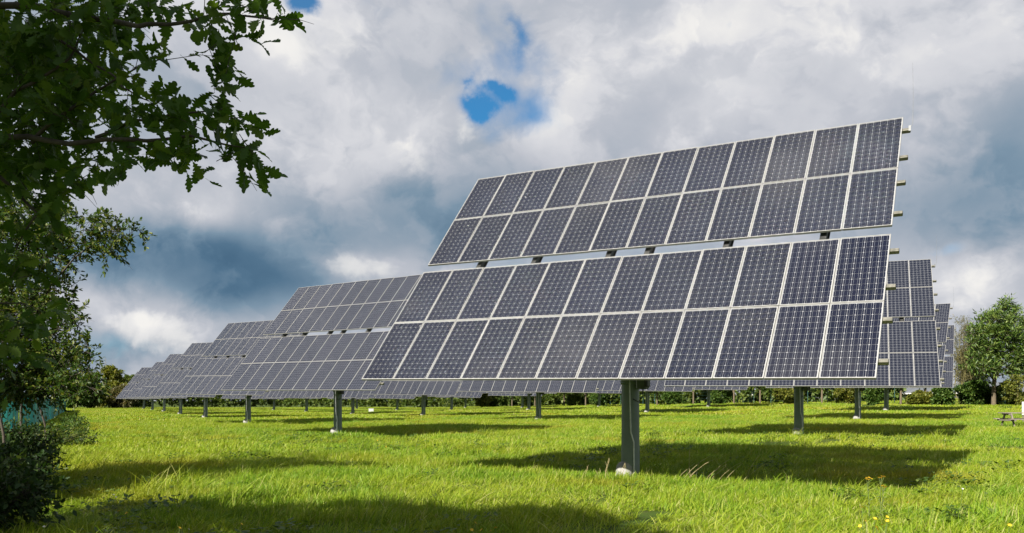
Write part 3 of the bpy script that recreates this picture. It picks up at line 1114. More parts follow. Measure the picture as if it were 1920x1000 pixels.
# ------------------------------------------------------------------ the oak that overhangs the view from the left
def oak_tree():
    base = Vector((-9.4, 5.4, ground(-9.4, 5.4)))
    root = empty('oak_tree', base, 0, 'oak tree whose dark lobed leaves overhang the upper left', 'tree')
    inv = Matrix.Translation(-base)
    top = base + Vector((0.5, 0.1, 3.6))
    mb = MB()
    tp_ = [base + Vector((0, 0, -0.4)), base + Vector((0.02, 0, 0.3)), base + Vector((0.1, 0.05, 1.5)), base + Vector((0.3, 0.1, 2.7)), top, top + Vector((-0.2, 0.3, 2.2)), top + Vector((-0.5, 0.2, 4.2))]
    mb.tube([inv @ q for q in tp_], [0.62, 0.46, 0.38, 0.36, 0.33, 0.20, 0.07], 16)
    mb.build('trunk', MAT['bark'], root)
    seen = [
        (250, -10, 4.3, 60, 26), (300, 12, 4.2, 62, 28), (400, 22, 4.0, 52, 32), (470, 16, 4.0, 42, 24), (512, 34, 3.9, 20, 14), (392, 92, 4.0, 16, 22), (445, 62, 4.0, 24, 22),
        (300, 108, 4.1, 46, 20), (252, 122, 4.2, 22, 16), (205, 95, 4.4, 26, 20),
        (395, 186, 3.9, 56, 22), (440, 222, 3.9, 38, 30), (375, 232, 3.9, 66, 28), (296, 196, 4.1, 58, 40), (236, 165, 4.3, 56, 32),
        (456, 268, 3.9, 28, 22), (430, 300, 3.9, 26, 18), (330, 276, 4.0, 50, 20), (258, 284, 4.1, 46, 28), (330, 312, 4.0, 14, 14),
        (50, 40, 4.6, 80, 60), (140, 40, 4.5, 70, 55), (200, 20, 4.4, 50, 40), (50, 140, 4.7, 85, 60), (140, 130, 4.5, 70, 50), (60, 240, 4.6, 80, 60),
        (150, 236, 4.4, 70, 50), (205, 260, 4.3, 40, 40), (60, 330, 4.7, 75, 50), (130, 326, 4.5, 50, 36), (190, 320, 4.3, 32, 22), (70, 392, 4.6, 34, 40), (24, 450, 4.7, 38, 48),
        (36, 540, 4.6, 36, 34), (60, 578, 4.5, 40, 20), (16, 640, 4.8, 40, 44), (-60, 100, 4.9, 90, 90), (-60, 300, 4.9, 90, 90), (-50, 480, 4.9, 80, 80), (-60, 620, 4.9, 80, 60),
        (40, 90, 5.6, 110, 90), (40, 270, 5.6, 100, 100), (150, 60, 5.4, 70, 70), (150, 180, 5.4, 70, 60)]
    bl = blobs_px(seen, 4.6)
    P, Y, TW = sprays(bl, 0.20, 6, 0.25, (0.25, 0, -0.05), 0.6, 0.0, 0.85)
    px, py = inview(P)
    # nearest leaves stay clear of the open sky right of the boughs
    ok = ~((px > 545) | ((py > 345) & (px > 120)) | ((px > 225) & (py > 40) & (py < 85) & (px < 360)))
    P, Y = P[ok], Y[ok]
    S = rng.uniform(0.075, 0.125, len(P))
    F = leaf_frames(Y, 0.75)
    # the leaves that show largest, one by one
    px, py = inview(P)
    vis = (px > -10) & (px < 560) & (py > -10) & (py < 700)
    show = np.where(vis, S / P[:, 1] * (1 + 0.5 * (px > 225)) + 0.004 * rng.random(len(P)), 0)
    order = np.argsort(-show)
    one, rest = order[:300], order[300:]
    mats = [MAT['oak']]
    lm_ = []
    for j in range(12):
        w0, ph, am = rng.uniform(0.82, 1.22), rng.uniform(0, 6), rng.uniform(0.05, 0.25)
        tv, tf = lobed_leaf([(t, w * w0 * (1 + am * math.sin(6 * t + ph))) for t, w in OAK_PROF], rng.uniform(0.0, 0.55), rng.uniform(-0.25, 0.45))
        me = scatter_mesh('leaf', tv, tf, np.zeros((1, 3)), np.eye(3)[None], np.ones(1), MAT['oak'], True)
        lm_.append(me)
    for n_, i in enumerate(one):
        M4 = Matrix(F[i].tolist()).to_4x4() @ Matrix.Diagonal((S[i], S[i], S[i], 1))
        M4.translation = Vector(P[i]) - base
        link('leaf', lm_[n_ % 12], root, M4)
    # limbs that carry them
    def limb(pts, r0, r1):
        pp = [inv @ Vector(q) for q in pts]
        dense = []
        for a, b in zip(pp[:-1], pp[1:]):
            dense += limb_path(a, b, 0, 0.05, 5)[:-1]
        dense.append(pp[-1])
        MB().tube(dense, taper(r0, r1, len(dense)), 9).build('limb', MAT['bark'], root)

    hub = top + Vector((0.6, -0.1, -0.4))
    limb([hub, at(-260, 5.2, 380), at(-60, 4.8, 272), at(100, 4.4, 266), at(240, 4.1, 262), at(360, 3.95, 255), at(470, 3.9, 278)], 0.030, 0.003)
    limb([hub, at(-200, 5.0, 40), at(60, 4.6, 10), at(180, 4.4, 36), at(260, 4.2, 50), at(335, 4.1, 44), at(430, 4.0, 26), at(515, 3.9, 38)], 0.028, 0.003)
    limb([at(60, 4.5, 268), at(140, 4.4, 200), at(215, 4.3, 150), at(300, 4.1, 112)], 0.012, 0.003)
    limb([at(180, 4.25, 258), at(250, 4.15, 225), at(330, 4.0, 215), at(420, 3.95, 205)], 0.010, 0.003)
    limb([at(100, 4.5, 60), at(160, 4.45, 110), at(230, 4.3, 165), at(280, 4.15, 190)], 0.010, 0.003)
    limb([hub, at(-220, 5.2, 560), at(-40, 4.8, 560), at(60, 4.5, 575)], 0.018, 0.003)
    limb([at(-60, 4.8, 272), at(20, 4.7, 350), at(70, 4.6, 400), at(30, 4.7, 470)], 0.016, 0.003)
    limb([at(-60, 4.8, 272), at(30, 4.6, 170), at(130, 4.5, 110), at(160, 4.45, 50)], 0.016, 0.003)
    # the crown out of view: above, behind and to the left
    crown = []
    for _ in range(46):
        d = unit(rng.normal(0, 1, 3))
        r_ = rng.uniform(0.35, 1.0) ** 0.7
        c = np.array([-8.6, 4.4, 6.4]) + d * np.array([4.8, 4.6, 3.2]) * r_
        crown.append((tuple(c), (1.15, 1.15, 0.85), 48))
    for c in ((-12.0, 10.5, 5.0), (-11.0, 9.4, 5.2), (-13.2, 11.0, 5.2), (-10.6, 8.3, 5.2), (-11.6, 11.6, 4.8), (-10.0, 7.4, 5.4), (-12.5, 8.5, 5.0), (-13.0, 9.5, 5.5), (-11.8, 9.0, 4.2), (-12.2, 7.6, 6.2), (-5.2, 4.6, 5.4), (-4.9, 3.9, 6.2), (-5.6, 4.4, 5.6), (-7.0, 4.6, 5.6), (-8.0, 4.9, 5.4), (-8.8, 5.6, 5.2), (-3.9, 3.6, 5.4), (-6.2, 4.0, 6.2), (-6.0, 4.8, 5.0), (-6.5, 3.6, 6.8), (-4.4, 3.3, 5.8), (-4.4, 0.9, 5.8), (-5.0, 0.0, 6.6), (-3.6, 1.6, 5.0), (-5.6, -1.0, 7.4), (-6.2, 0.2, 6.2), (-4.8, 2.0, 5.2), (-5.4, 1.2, 7.2)):
        crown.append((c, (1.2, 1.1, 0.8), 95))
    Pc, Yc, TWc = sprays(crown, 0.42, 7, 0.2, (0, 0, 0.1), 0.6, 0.1, 0.95)
    px, py = inview(Pc)
    inside = (Pc[:, 1] > 0.6) & (px > -25) & (py > -60)
    lx, ly = Pc[:, 0] + SHADOW[0] * Pc[:, 2], Pc[:, 1] + SHADOW[1] * Pc[:, 2]
    wob = 0.5 * np.sin(lx * 2.1) + 0.3 * np.sin(lx * 5.3 + 1)
    lit = ((ly > 12.0 + wob) & (lx > -6.3 + wob)) | (ly > 18.5)
    ok = ~inside & ~lit & (Pc[:, 2] > 1.6)
    Pc, Yc = Pc[ok], Yc[ok]
    for b in crown[:46:3]:
        c = Vector(b[0])
        if c.z > 3.4:
            pth = limb_path(top + Vector((0, 0, rng.uniform(-0.3, 2.0))), c, 0.06, 0.08)
            MB().tube([inv @ q for q in pth], taper(0.12, 0.02, len(pth)), 7).build('limb', MAT['bark'], root)
    allP = np.concatenate([P[rest], Pc])
    allF = np.concatenate([F[rest], leaf_frames(Yc, 0.8)])
    allS = np.concatenate([S[rest], rng.uniform(0.16, 0.26, len(Pc))])
    me = scatter_mesh('foliage', OAK_LOW[0], OAK_LOW[1], allP - np.array(base), allF, allS, MAT['oak'])
    tag(link('foliage', me, root), None, None, None, 'stuff')
    mb = MB()
    twig_tubes(mb, [(s_[ok_], t_[ok_], L_[ok_]) for (s_, t_, L_) in TW for ok_ in [np.arange(len(s_)) % 2 == 0]], 0.25, 0.0022, 1)
    mb.v = [inv @ Vector(q) for q in mb.v]
    tag(mb.build('twigs', MAT['bark'], root), None, None, None, 'stuff')
    return root


oak_tree()


# ------------------------------------------------------------------ general leafy growth
def leafy(name, base, blobs, mat, leaf, lsize, llen, leaves, label, cat, group=None, bark='bark', stems=(), droop=0.15, bias=(0, 0, 0.25),
          spread=0.55, keep=None, twig=0.0, limb_r=0.05, trunk=None, upness=0.9, rout=0.9):
    base = Vector(base)
    root = empty(name, base, 0, label, cat, group)
    inv = Matrix.Translation(-base)
    P, Y, TW = sprays(blobs, llen, leaves, droop, bias, spread, 0.1, rout)
    if keep is not None:
        ok = keep(P)
        P, Y = P[ok], Y[ok]
    S = rng.uniform(lsize * 0.7, lsize * 1.3, len(P))
    me = scatter_mesh('crown', leaf[0], leaf[1], P - np.array(base), leaf_frames(Y, upness), S, MAT[mat])
    tag(link('crown', me, root), None, None, None, 'stuff')
    if trunk:
        pts, radii = trunk
        MB().tube([inv @ Vector(q) for q in pts], radii, 10).build('trunk', MAT[bark], root)
    for a, b, r0, r1 in stems:
        pth = limb_path(a, b, 0.04, 0.09)
        MB().tube([inv @ q for q in pth], taper(r0, r1, len(pth)), 7).build('branch' if trunk else 'stem', MAT[bark], root)
    if twig:
        mb = MB()
        twig_tubes(mb, TW, droop, twig)
        mb.v = [inv @ Vector(q) for q in mb.v]
        tag(mb.build('twigs', MAT[bark], root), None, None, None, 'stuff')
    return root


# thorn tree behind the oak, its small glossy leaves against the sky
def thorn_tree():
    b = Vector((-10.6, 15.6, 0.0))
    lst = [(20, 430, 15.2, 70, 45), (70, 420, 15, 60, 45), (150, 432, 14.8, 70, 34), (215, 432, 14.6, 40, 22), (245, 440, 14.5, 18, 10), (262, 432, 14.4, 14, 7), (200, 468, 14.6, 36, 18),
           (90, 480, 15, 80, 36), (30, 520, 15.2, 60, 50), (105, 545, 15, 40, 30), (60, 590, 15, 70, 45), (120, 612, 14.6, 30, 26), (138, 592, 14.5, 14, 16), (60, 650, 15, 80, 50), (30, 690, 15.3, 70, 50), (100, 690, 15.3, 60, 45), (20, 600, 15.4, 60, 60),
           (128, 672, 14.5, 36, 30), (160, 660, 14.4, 14, 26), (165, 700, 14.3, 16, 18), (60, 706, 14.6, 80, 34), (40, 730, 14.4, 70, 14), (105, 728, 14.2, 50, 12), (128, 718, 14.2, 40, 18), (170, 728, 13.9, 18, 10), (20, 720, 14.8, 50, 24), (10, 745, 14.8, 40, 14), (60, 742, 14.6, 40, 10),
           (-80, 450, 15.5, 80, 70), (-80, 600, 15.5, 80, 80), (-70, 710, 15.2, 70, 50), (-30, 380, 15.5, 70, 40)]
    bl = blobs_px(lst, 4.6)
    bl += [((-11.5, 16.5, 5.6), (1.6, 1.4, 0.9), 90), ((-10.2, 16.3, 5.9), (1.3, 1.2, 0.6), 60)]

    def keep(P):
        px, py = inview(P)
        return ~((px > 292) | ((px > 235) & (py > 470)) | ((px > 205) & (py > 500)) | ((px > 165) & (py > 515) & (py < 640)))
    stems = []
    for px, d in ((6, 17.5), (40, 19.5), (84, 23.0)):
        q = at(px, d)
        stems.append((tuple(q + Vector((0, 0, -0.1))), tuple(q + Vector((rng.normal(0, 0.15), 0, 2.3))), 0.035, 0.02))
    for px, py, d in ((60, 430, 15), (200, 440, 14.6), (90, 560, 15), (130, 640, 14.6), (-60, 480, 15.5), (150, 700, 14.3), (30, 650, 15)):
        stems.append((tuple(b + Vector((0.1, 0, rng.uniform(0.7, 2.2)))), tuple(at(px, d, py)), 0.05, 0.008))
    leafy('thorn_tree', b, bl, 'thorn', OVAL, 0.080, 0.32, 12, 'small-leaved thorn tree in front of the teal fence', 'tree', bark='bark', stems=stems,
          droop=0.25, bias=(0.15, -0.1, 0.12), keep=keep, twig=0.004, trunk=([b + Vector((0, 0, -0.3)), b + Vector((0.05, 0, 1.0)), b + Vector((0.1, 0, 2.2)), b + Vector((-0.1, 0.1, 4.2))], [0.17, 0.13, 0.10, 0.03]))


thorn_tree()

# shrubs along the left edge of the meadow
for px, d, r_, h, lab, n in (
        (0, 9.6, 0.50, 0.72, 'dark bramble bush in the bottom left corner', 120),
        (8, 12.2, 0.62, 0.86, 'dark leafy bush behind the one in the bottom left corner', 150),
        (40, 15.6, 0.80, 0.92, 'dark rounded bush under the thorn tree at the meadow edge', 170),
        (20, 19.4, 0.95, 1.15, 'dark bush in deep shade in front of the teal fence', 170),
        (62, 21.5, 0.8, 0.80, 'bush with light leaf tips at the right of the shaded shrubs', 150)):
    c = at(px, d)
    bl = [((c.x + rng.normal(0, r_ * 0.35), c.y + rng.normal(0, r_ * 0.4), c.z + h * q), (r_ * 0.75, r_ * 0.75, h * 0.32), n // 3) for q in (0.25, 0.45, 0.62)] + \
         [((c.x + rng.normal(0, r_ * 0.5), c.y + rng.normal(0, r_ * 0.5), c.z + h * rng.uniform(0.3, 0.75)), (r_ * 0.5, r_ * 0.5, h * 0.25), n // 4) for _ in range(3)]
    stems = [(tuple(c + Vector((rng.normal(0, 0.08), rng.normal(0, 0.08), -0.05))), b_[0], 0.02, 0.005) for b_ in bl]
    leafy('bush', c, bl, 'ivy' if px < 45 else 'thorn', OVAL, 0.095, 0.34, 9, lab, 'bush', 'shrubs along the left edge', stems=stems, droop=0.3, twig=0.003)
for px, d, h, lab in ((100, 27, 0.65, 'small sunlit shrub beside the first teal fence panels'), (116, 35, 0.7, 'small bush at the foot of the teal fence, behind the sunlit shrub'),
                      (132, 46, 0.8, 'farthest small bush along the teal fence')):
    c = at(px, d)
    bl = [((c.x + rng.normal(0, 0.3), c.y + rng.normal(0, 0.4), c.z + h * 0.5), (0.6, 0.6, h * 0.4), 70) for _ in range(3)]
    stems = [(tuple(c), b_[0], 0.02, 0.005) for b_ in bl]
    leafy('bush', c, bl, 'bush' if d > 30 else 'thorn', OVAL, 0.09, 0.28, 8, lab, 'bush', 'shrubs along the left edge', stems=stems, twig=0.003)


# ------------------------------------------------------------------ trees round the field
def simple_tree(name, base, h, w, mat, label, cat, group, trunk_h=0.25, n=16, bark='bark_pale', lsize=0.22, sway=0.0, wind=(0, 0, 0.25), shape=1.0, density=34, leaf=OVAL, trunk_r=None):
    base = Vector(base)
    bl = []
    for i in range(n):
        t = (i + 0.5) / n
        z = h * (trunk_h + 0.06 + (0.90 - trunk_h) * t)
        prof = math.sin(math.pi * min(1, (0.16 + 0.82 * t) ** shape)) ** 0.7
        a = rng.random() * 6.283
        rr = w * 0.5 * prof * math.sqrt(rng.random()) * 0.9
        b = w * 0.5 * rng.uniform(0.26, 0.42) * (0.55 + 0.45 * prof)
        bl.append(((base.x + rr * math.cos(a) + sway * t * h, base.y + rr * math.sin(a) * 0.8, base.z + z), (b, b, b * 0.75), density))
    tr = trunk_r or h * 0.017
    top = base + Vector((sway * h * 0.7, 0, h * 0.82))
    trunk = ([base + Vector((0, 0, -0.3)), base + Vector((0.02, 0, h * trunk_h)), base.lerp(top, 0.62) + Vector((0.02 * h, 0, 0)), top], [tr * 1.25, tr, tr * 0.6, tr * 0.2])
    stems = []
    for b in bl[::2]:
        zz = min((b[0][2] - base.z) * 0.6, h * 0.6)
        st = base.lerp(top, max(0.2, zz / h))
        stems.append((tuple(st), b[0], tr * 0.42, tr * 0.12))
    return leafy(name, base, bl, mat, leaf, lsize, h * 0.075, 7, label, cat, group, bark=bark, stems=stems, droop=0.1, bias=wind, trunk=trunk)


GF = 'trees along the far edge of the field'
# right edge: the wind-blown tree and its neighbours
def blown_tree(px, d, top, lst, label):
    b = at(px, d)
    bl = []
    for qx, qy, rx, ry, n in lst:
        c = at(qx, d + rng.normal(0, 0.9), qy)
        bl.append((tuple(c), (rx / FPX * d, rx / FPX * d * 0.9, ry / FPX * d), n))
    fork = b + Vector((0.05, 0, 2.6))
    stems = [(tuple(fork + Vector((rng.normal(0, 0.08), 0, rng.uniform(-0.4, 1.2)))), q[0], 0.10, 0.02) for q in bl]
    leafy('tree', b, bl, 'willow', NARROW, 0.44, 0.95, 11, label, 'tree', None, bark='bark_pale', stems=stems, droop=0.05, bias=(0.95, 0, 0.65), spread=0.35, twig=0.008,
          trunk=([b + Vector((0, 0, -0.3)), b + Vector((0.02, 0, 1.2)), fork, fork + Vector((0.3, 0, 2.5)), at(px + 12, d, top + 40)], [0.24, 0.19, 0.16, 0.11, 0.03]))


blown_tree(1863, 78, 560, [
    (1884, 590, 20, 18, 60), (1868, 604, 20, 16, 60), (1846, 604, 15, 14, 46), (1830, 622, 13, 14, 40), (1902, 606, 18, 16, 50), (1890, 630, 26, 18, 80), (1858, 634, 24, 18, 80),
    (1826, 648, 16, 18, 60), (1848, 662, 24, 16, 80), (1880, 660, 26, 18, 80), (1908, 646, 20, 20, 60), (1912, 676, 18, 16, 60), (1886, 690, 22, 14, 60), (1850, 690, 18, 12, 50),
    (1822, 680, 14, 14, 40), (1905, 704, 18, 10, 40), (1838, 708, 16, 8, 24), (1880, 578, 10, 12, 26)], 'tall wind-blown dark green tree at the right edge, pale bare trunk')
blown_tree(1960, 80, 575, [
    (1940, 610, 20, 20, 60), (1965, 600, 20, 20, 50), (1938, 650, 22, 22, 60), (1968, 650, 24, 20, 60), (1935, 690, 20, 16, 50), (1965, 690, 24, 16, 50)],
    'green tree cut off by the right border behind the picnic table')
simple_tree('bush', at(1908, 76), 2.9, 3.0, 'yellowgreen', 'yellow-green bush at the right border behind the picnic table', 'bush', GF, 0.05, 12, 'bark_yellow', 0.16, 0, (0, 0, 0.3), 1.0, 36)


def bare_shrub(px, d, h, w, label, dens=24):
    b = at(px, d)
    stems, bl = [], []
    for i in range(24):
        a = rng.random() * 6.283
        t = Vector((b.x + math.cos(a) * w * 0.5 * rng.random(), b.y + math.sin(a) * w * 0.5 * rng.random(), b.z + h * rng.uniform(0.55, 1.0)))
        stems.append((tuple(b + Vector((math.cos(a) * 0.25, math.sin(a) * 0.25, -0.05))), tuple(t), 0.045, 0.010))
        bl.append((tuple(t), (w * 0.16, w * 0.16, h * 0.09), dens))
        q = (b + Vector((0, 0, 0))).lerp(t, 0.6)
        bl.append((tuple(q), (w * 0.16, w * 0.16, h * 0.09), dens))
    leafy('shrub', b, bl, 'sparse', NARROW, 0.20, 0.7, 5, label, 'shrub', GF, bark='bark_yellow', stems=stems, twig=0.010, droop=0.05, bias=(0.2, 0, 0.6))


bare_shrub(1806, 82, 8.2, 3.6, 'tall sparse shrub with thin yellowish stems left of the wind-blown tree')
bare_shrub(1822, 84, 6.4, 3.4, 'second sparse shrub close behind the wind-blown tree')
for px, d, h, w, mat, lab in (
        (1848, 81, 2.0, 2.6, 'bush', 'bush right behind the trunk of the wind-blown tree'),
        (1888, 79, 2.2, 2.4, 'olive', 'olive bush between the wind-blown tree and the yellow-green bush'),
        (1768, 80, 2.1, 2.2, 'bush', 'dark round bush right of the rightmost tracker panels'),
        (1822, 80, 2.3, 3.0, 'bush', 'dark spreading bush at the foot of the wind-blown tree'),
        (1725, 83, 1.3, 2.6, 'yellowgreen', 'low yellow-green bush below the right end of the second row'),
        (1585, 92, 3.2, 2.6, 'yellowgreen', 'yellow-green bush just left of the post of the third row'),
        (1640, 88, 2.4, 2.0, 'bush', 'narrow green bush between two posts at the right'),
        (1478, 98, 3.2, 3.4, 'yellowgreen', 'big pale green bush left of the post of the second row'),
        (1352, 110, 2.9, 3.0, 'bush', 'round green bush left of the white eaves of the shed'),
        (1264, 118, 2.7, 3.0, 'bush', 'round dark bush right of the nearest post'),
        (1128, 130, 2.6, 3.6, 'bush', 'dark bush left of the nearest post at the far edge'),
        (1076, 136, 2.4, 3.0, 'olive', 'low olive bush at the far edge, second left of the nearest post'),
        (928, 152, 3.2, 4.6, 'olive', 'broad dark green bush under the second row, left of centre'),
        (905, 150, 3.2, 3.2, 'yellowgreen', 'paler bush touching the broad dark green one')):
    simple_tree('bush', at(px, d), h, w, mat, lab, 'bush', GF, 0.02, 18, 'bark_yellow', 0.20 + 0.0008 * d, 0, (0, 0, 0.3), 1.0, 44)
k_ = 0
for px, d, h, w, mat, lab in (
        (1689, 84, 5.0, 3.0, 'sparse', 'small pale-trunked tree behind the right end of the second row'),
        (1735, 86, 5.2, 3.0, 'yellowgreen', 'yellow-stemmed young tree below the lowest right panels'),
        (1541, 95, 5.0, 3.6, 'olive', 'pale-trunked tree right of the post of the second row'),
        (1425, 104, 5.2, 4.0, 'olive', 'tree in front of the left end of the shed roof'),
        (1376, 108, 5.4, 4.0, 'sparse', 'thin tree left of the shed'),
        (1300, 116, 5.6, 4.4, 'olive', 'tree behind the fourth-row post right of centre'),
        (1232, 122, 5.4, 4.2, 'olive', 'pale-trunked tree seen just right of the nearest post'),
        (1098, 134, 5.6, 4.6, 'olive', 'pale-trunked tree just left of the nearest post'),
        (1058, 138, 5.6, 4.6, 'sparse', 'pale-trunked tree in the gap left of the nearest post'),
        (1003, 144, 5.8, 5.0, 'olive', 'tree behind the post of the second row at the centre'),
        (960, 150, 5.6, 4.8, 'olive', 'tree at the far edge in the middle of the picture'),
        (917, 155, 5.8, 5.0, 'bush', 'pale-trunked tree above the broad dark green bush')):
    simple_tree('tree', at(px, d), h, w, mat, lab, 'tree', GF, 0.42, 12, 'bark_pale', 0.20 + 0.0008 * d, 0, (0.1, 0, 0.3), 1.0, 34, OVAL, 0.10)
# far left: rounded trees beyond the last trackers
for px, d, h, w, mat, lab in (
        (205, 178, 8.8, 8.2, 'yellowgreen', 'rounded yellow-green tree beyond the left end of the trackers'),
        (168, 170, 7.2, 7.0, 'olive', 'dull green tree just left of the rounded yellow-green one'),
        (246, 186, 7.0, 8.0, 'olive', 'low tree showing above the farthest tracker at left'),
        (228, 172, 4.6, 5.4, 'sparse', 'low brownish bush in front of the rounded yellow-green tree'),
        (140, 165, 6.2, 6.0, 'bush', 'dark tree at the far end of the teal fence')):
    simple_tree('tree', at(px, d), h, w, mat, lab, 'tree', 'trees at the far left corner', 0.08, 34, 'bark', 0.48, 0, (0, 0, 0.3), 1.0, 46)


# hedge that closes the field behind the trackers: one mass of leaves
def far_hedge():
    pts = []
    for px0, d0, px1, d1 in ((130, 186, 520, 215), (520, 215, 900, 172), (900, 172, 1180, 134), (1180, 134, 1450, 112), (1450, 112, 1700, 100)):
        a, b = at(px0, d0), at(px1, d1)
        L = (b - a).length
        n = int(L / 1.15)
        for i in range(n):
            c = a.lerp(b, (i + rng.random()) / n)
            h = rng.uniform(2.6, 4.8) * (1.25 if px0 < 900 else 0.95)
            pts.append(((c.x, c.y + rng.normal(0, 1.0), ground(c.x, c.y) + h * 0.5), (1.4, 1.2, h * 0.52), 60))
    P, Y, TW = sprays(pts, 0.5, 7, 0.1)
    me = scatter_mesh('hedge', OVAL[0], OVAL[1], P, leaf_frames(Y), rng.uniform(0.4, 0.75, len(P)), MAT['olive'])
    tag(link('hedge', me), 'dark green hedge closing the field behind the trackers', 'hedge', None, 'stuff')


far_hedge()

# ================================================================== fence, shed, furniture
m_, gg, p = new_mat('teal_screen')
tcx = gg.n('ShaderNodeTexCoord').outputs['Object']
n1 = gg.noise(tcx, 2.2, 5, 0.6)
gg.put(p.inputs['Base Color'], gg.mix(gg.smooth(n1, 0.3, 0.7), (0.012, 0.29, 0.285), (0.028, 0.42, 0.40)))
p.inputs['Roughness'].default_value = 0.55
MAT['teal'] = m_
MAT['fence_post'] = speckled('dark_green_post', (0.012, 0.045, 0.040), (0.022, 0.07, 0.06), 6, 0.5)
MAT['roof'] = speckled('grey_sheet_roof', (0.085, 0.092, 0.105), (0.125, 0.135, 0.15), 0.6, 0.45, 0.1)
MAT['shedwall'] = speckled('dark_shed_wall', (0.030, 0.034, 0.032), (0.05, 0.055, 0.05), 1.2, 0.8)
MAT['white'] = speckled('white_paint', (0.5100, 0.5100, 0.4950), (0.6000, 0.6000, 0.5850), 5, 0.5)
MAT['wood'] = speckled('weathered_wood', (0.1200, 0.1000, 0.0800), (0.2080, 0.1800, 0.1480), 9, 0.85, 0, 0.4)


def teal_fence():
    a, dirv = Vector((-13.9, 21.0, 0)), Vector((-0.465, 0.885, 0)).normalized()
    ang = math.atan2(dirv.y, dirv.x)
    root = empty('fence', a, ang, 'teal panel fence with dark posts running along the left edge of the field', 'fence')
    post = MB()
    post.box((-0.05, -0.06, -0.3), (0.05, 0.06, 1.80), 0, None, 0.008)
    post.box((-0.06, -0.07, 1.801), (0.06, 0.07, 1.83), 0)
    post = post.mesh('post', MAT['fence_post'])
    pan = MB()
    W_ = 2.34
    for i in range(13):                      # corrugated sheet
        x0, x1 = i * W_ / 13, (i + 1) * W_ / 13
        y0, y1 = (0.012 if i % 2 else -0.012), (0.012 if i % 2 else -0.012)
        pan.box((x0, y0 - 0.006, 0.08), (x1 - 0.002, y1 + 0.006, 1.72), 0)
    pan = pan.mesh('panel', MAT['teal'])
    for i in range(46):
        s = i * 2.5
        tilt = Matrix.Rotation(R(rng.normal(0, 0.8)), 4, 'Y') @ Matrix.Rotation(R(rng.normal(0, 1.6)), 4, 'Z')
        link('post', post, root, Matrix.Translation((s, 0, 0)) @ tilt)
        if i not in (1, 6, 13):
            link('panel', pan, root, Matrix.Translation((s + 0.08, rng.normal(0, 0.02), 0)) @ Matrix.Rotation(R(rng.normal(0, 1.0)), 4, 'Z'))
        if i % 2 == 0:
            mb = MB()
            mb.tube([(s, -0.09, 1.6), (s + 5.0, -0.09, 1.6)], 0.02, 6)
            mb.build('rail', MAT['fence_post'], root)


teal_fence()


def shed():
    a, b = at(1930, 108), at(1380, 152)
    a.z = b.z = 0.45
    d = (b - a)
    L = d.length
    ang = math.atan2(d.y, d.x)
    root = empty('shed', a, ang, 'long low shed with white eaves and grey roof behind the right-hand trees', 'building')
    ev, rg, dp = 2.25, 3.75, 9.0
    s = -1
    mb = MB()
    mb.box((0, -dp, -0.3), (L, -0.02, ev - 0.02), 0)
    mb.add([(0, -0.02, ev - 0.02), (0, -dp, ev - 0.02), (0, -dp / 2, rg - 0.05)], [(0, 1, 2)], 0)
    mb.add([(L, -0.02, ev - 0.02), (L, -dp, ev - 0.02), (L, -dp / 2, rg - 0.05)], [(2, 1, 0)], 0)
    mb.build('wall', MAT['shedwall'], root)
    for y0, y1 in ((0.35, -dp / 2), (-dp - 0.35, -dp / 2)):
        mb = MB()
        n = int(L / 1.1)
        for i in range(n):
            x0, x1 = i * L / n - 0.1, (i + 1) * L / n - 0.125
            mb.add([(x0, y0, ev), (x1, y0, ev), (x1, y1, rg), (x0, y1, rg), (x0, y0, ev + 0.06), (x1, y0, ev + 0.06), (x1, y1, rg + 0.06), (x0, y1, rg + 0.06)],
                   [(0, 1, 2, 3), (4, 5, 6, 7), (0, 1, 5, 4), (1, 2, 6, 5), (2, 3, 7, 6), (3, 0, 4, 7)], 0)
        mb.build('roof', MAT['roof'], root)
    mb = MB()
    mb.box((-0.1, 0.355, ev - 0.10), (L + 0.1, 0.43, ev + 0.075), 0)
    mb.build('eaves_board', MAT['white'], root)
    for i in range(5):
        x = 4 + i * (L - 8) / 4
        mb = MB()
        mb.tube([(x, 0.10, -0.2), (x, 0.10, ev - 0.17)], 0.05, 8)
        mb.build('downpipe', MAT['shedwall'], root)


shed()


# green wire fence along the far right edge
def wire_fence():
    a, dirv = at(1925, 76), Vector((-0.465, 0.885, 0)).normalized()
    root = empty('fence', a, math.atan2(dirv.y, dirv.x), 'thin green wire fence in front of the right-hand trees', 'fence')
    for i in range(30):
        s = 2 + i * 3.0
        w = a + dirv * s
        z = ground(w.x, w.y) - a.z
        mb = MB()
        mb.tube([(s, 0, z - 0.3), (s, 0, z + 1.75)], 0.045, 6)
        mb.build('post', MAT['fence_post'], root)
    for h in (0.4, 0.85, 1.3, 1.7):
        mb = MB()
        pts = []
        for i in range(30):
            s = 2 + i * 3.0
            w = a + dirv * s
            pts.append((s, -0.05, ground(w.x, w.y) - a.z + h))
        mb.tube(pts, 0.006, 4)
        mb.build('wire', MAT['fence_post'], root)


wire_fence()


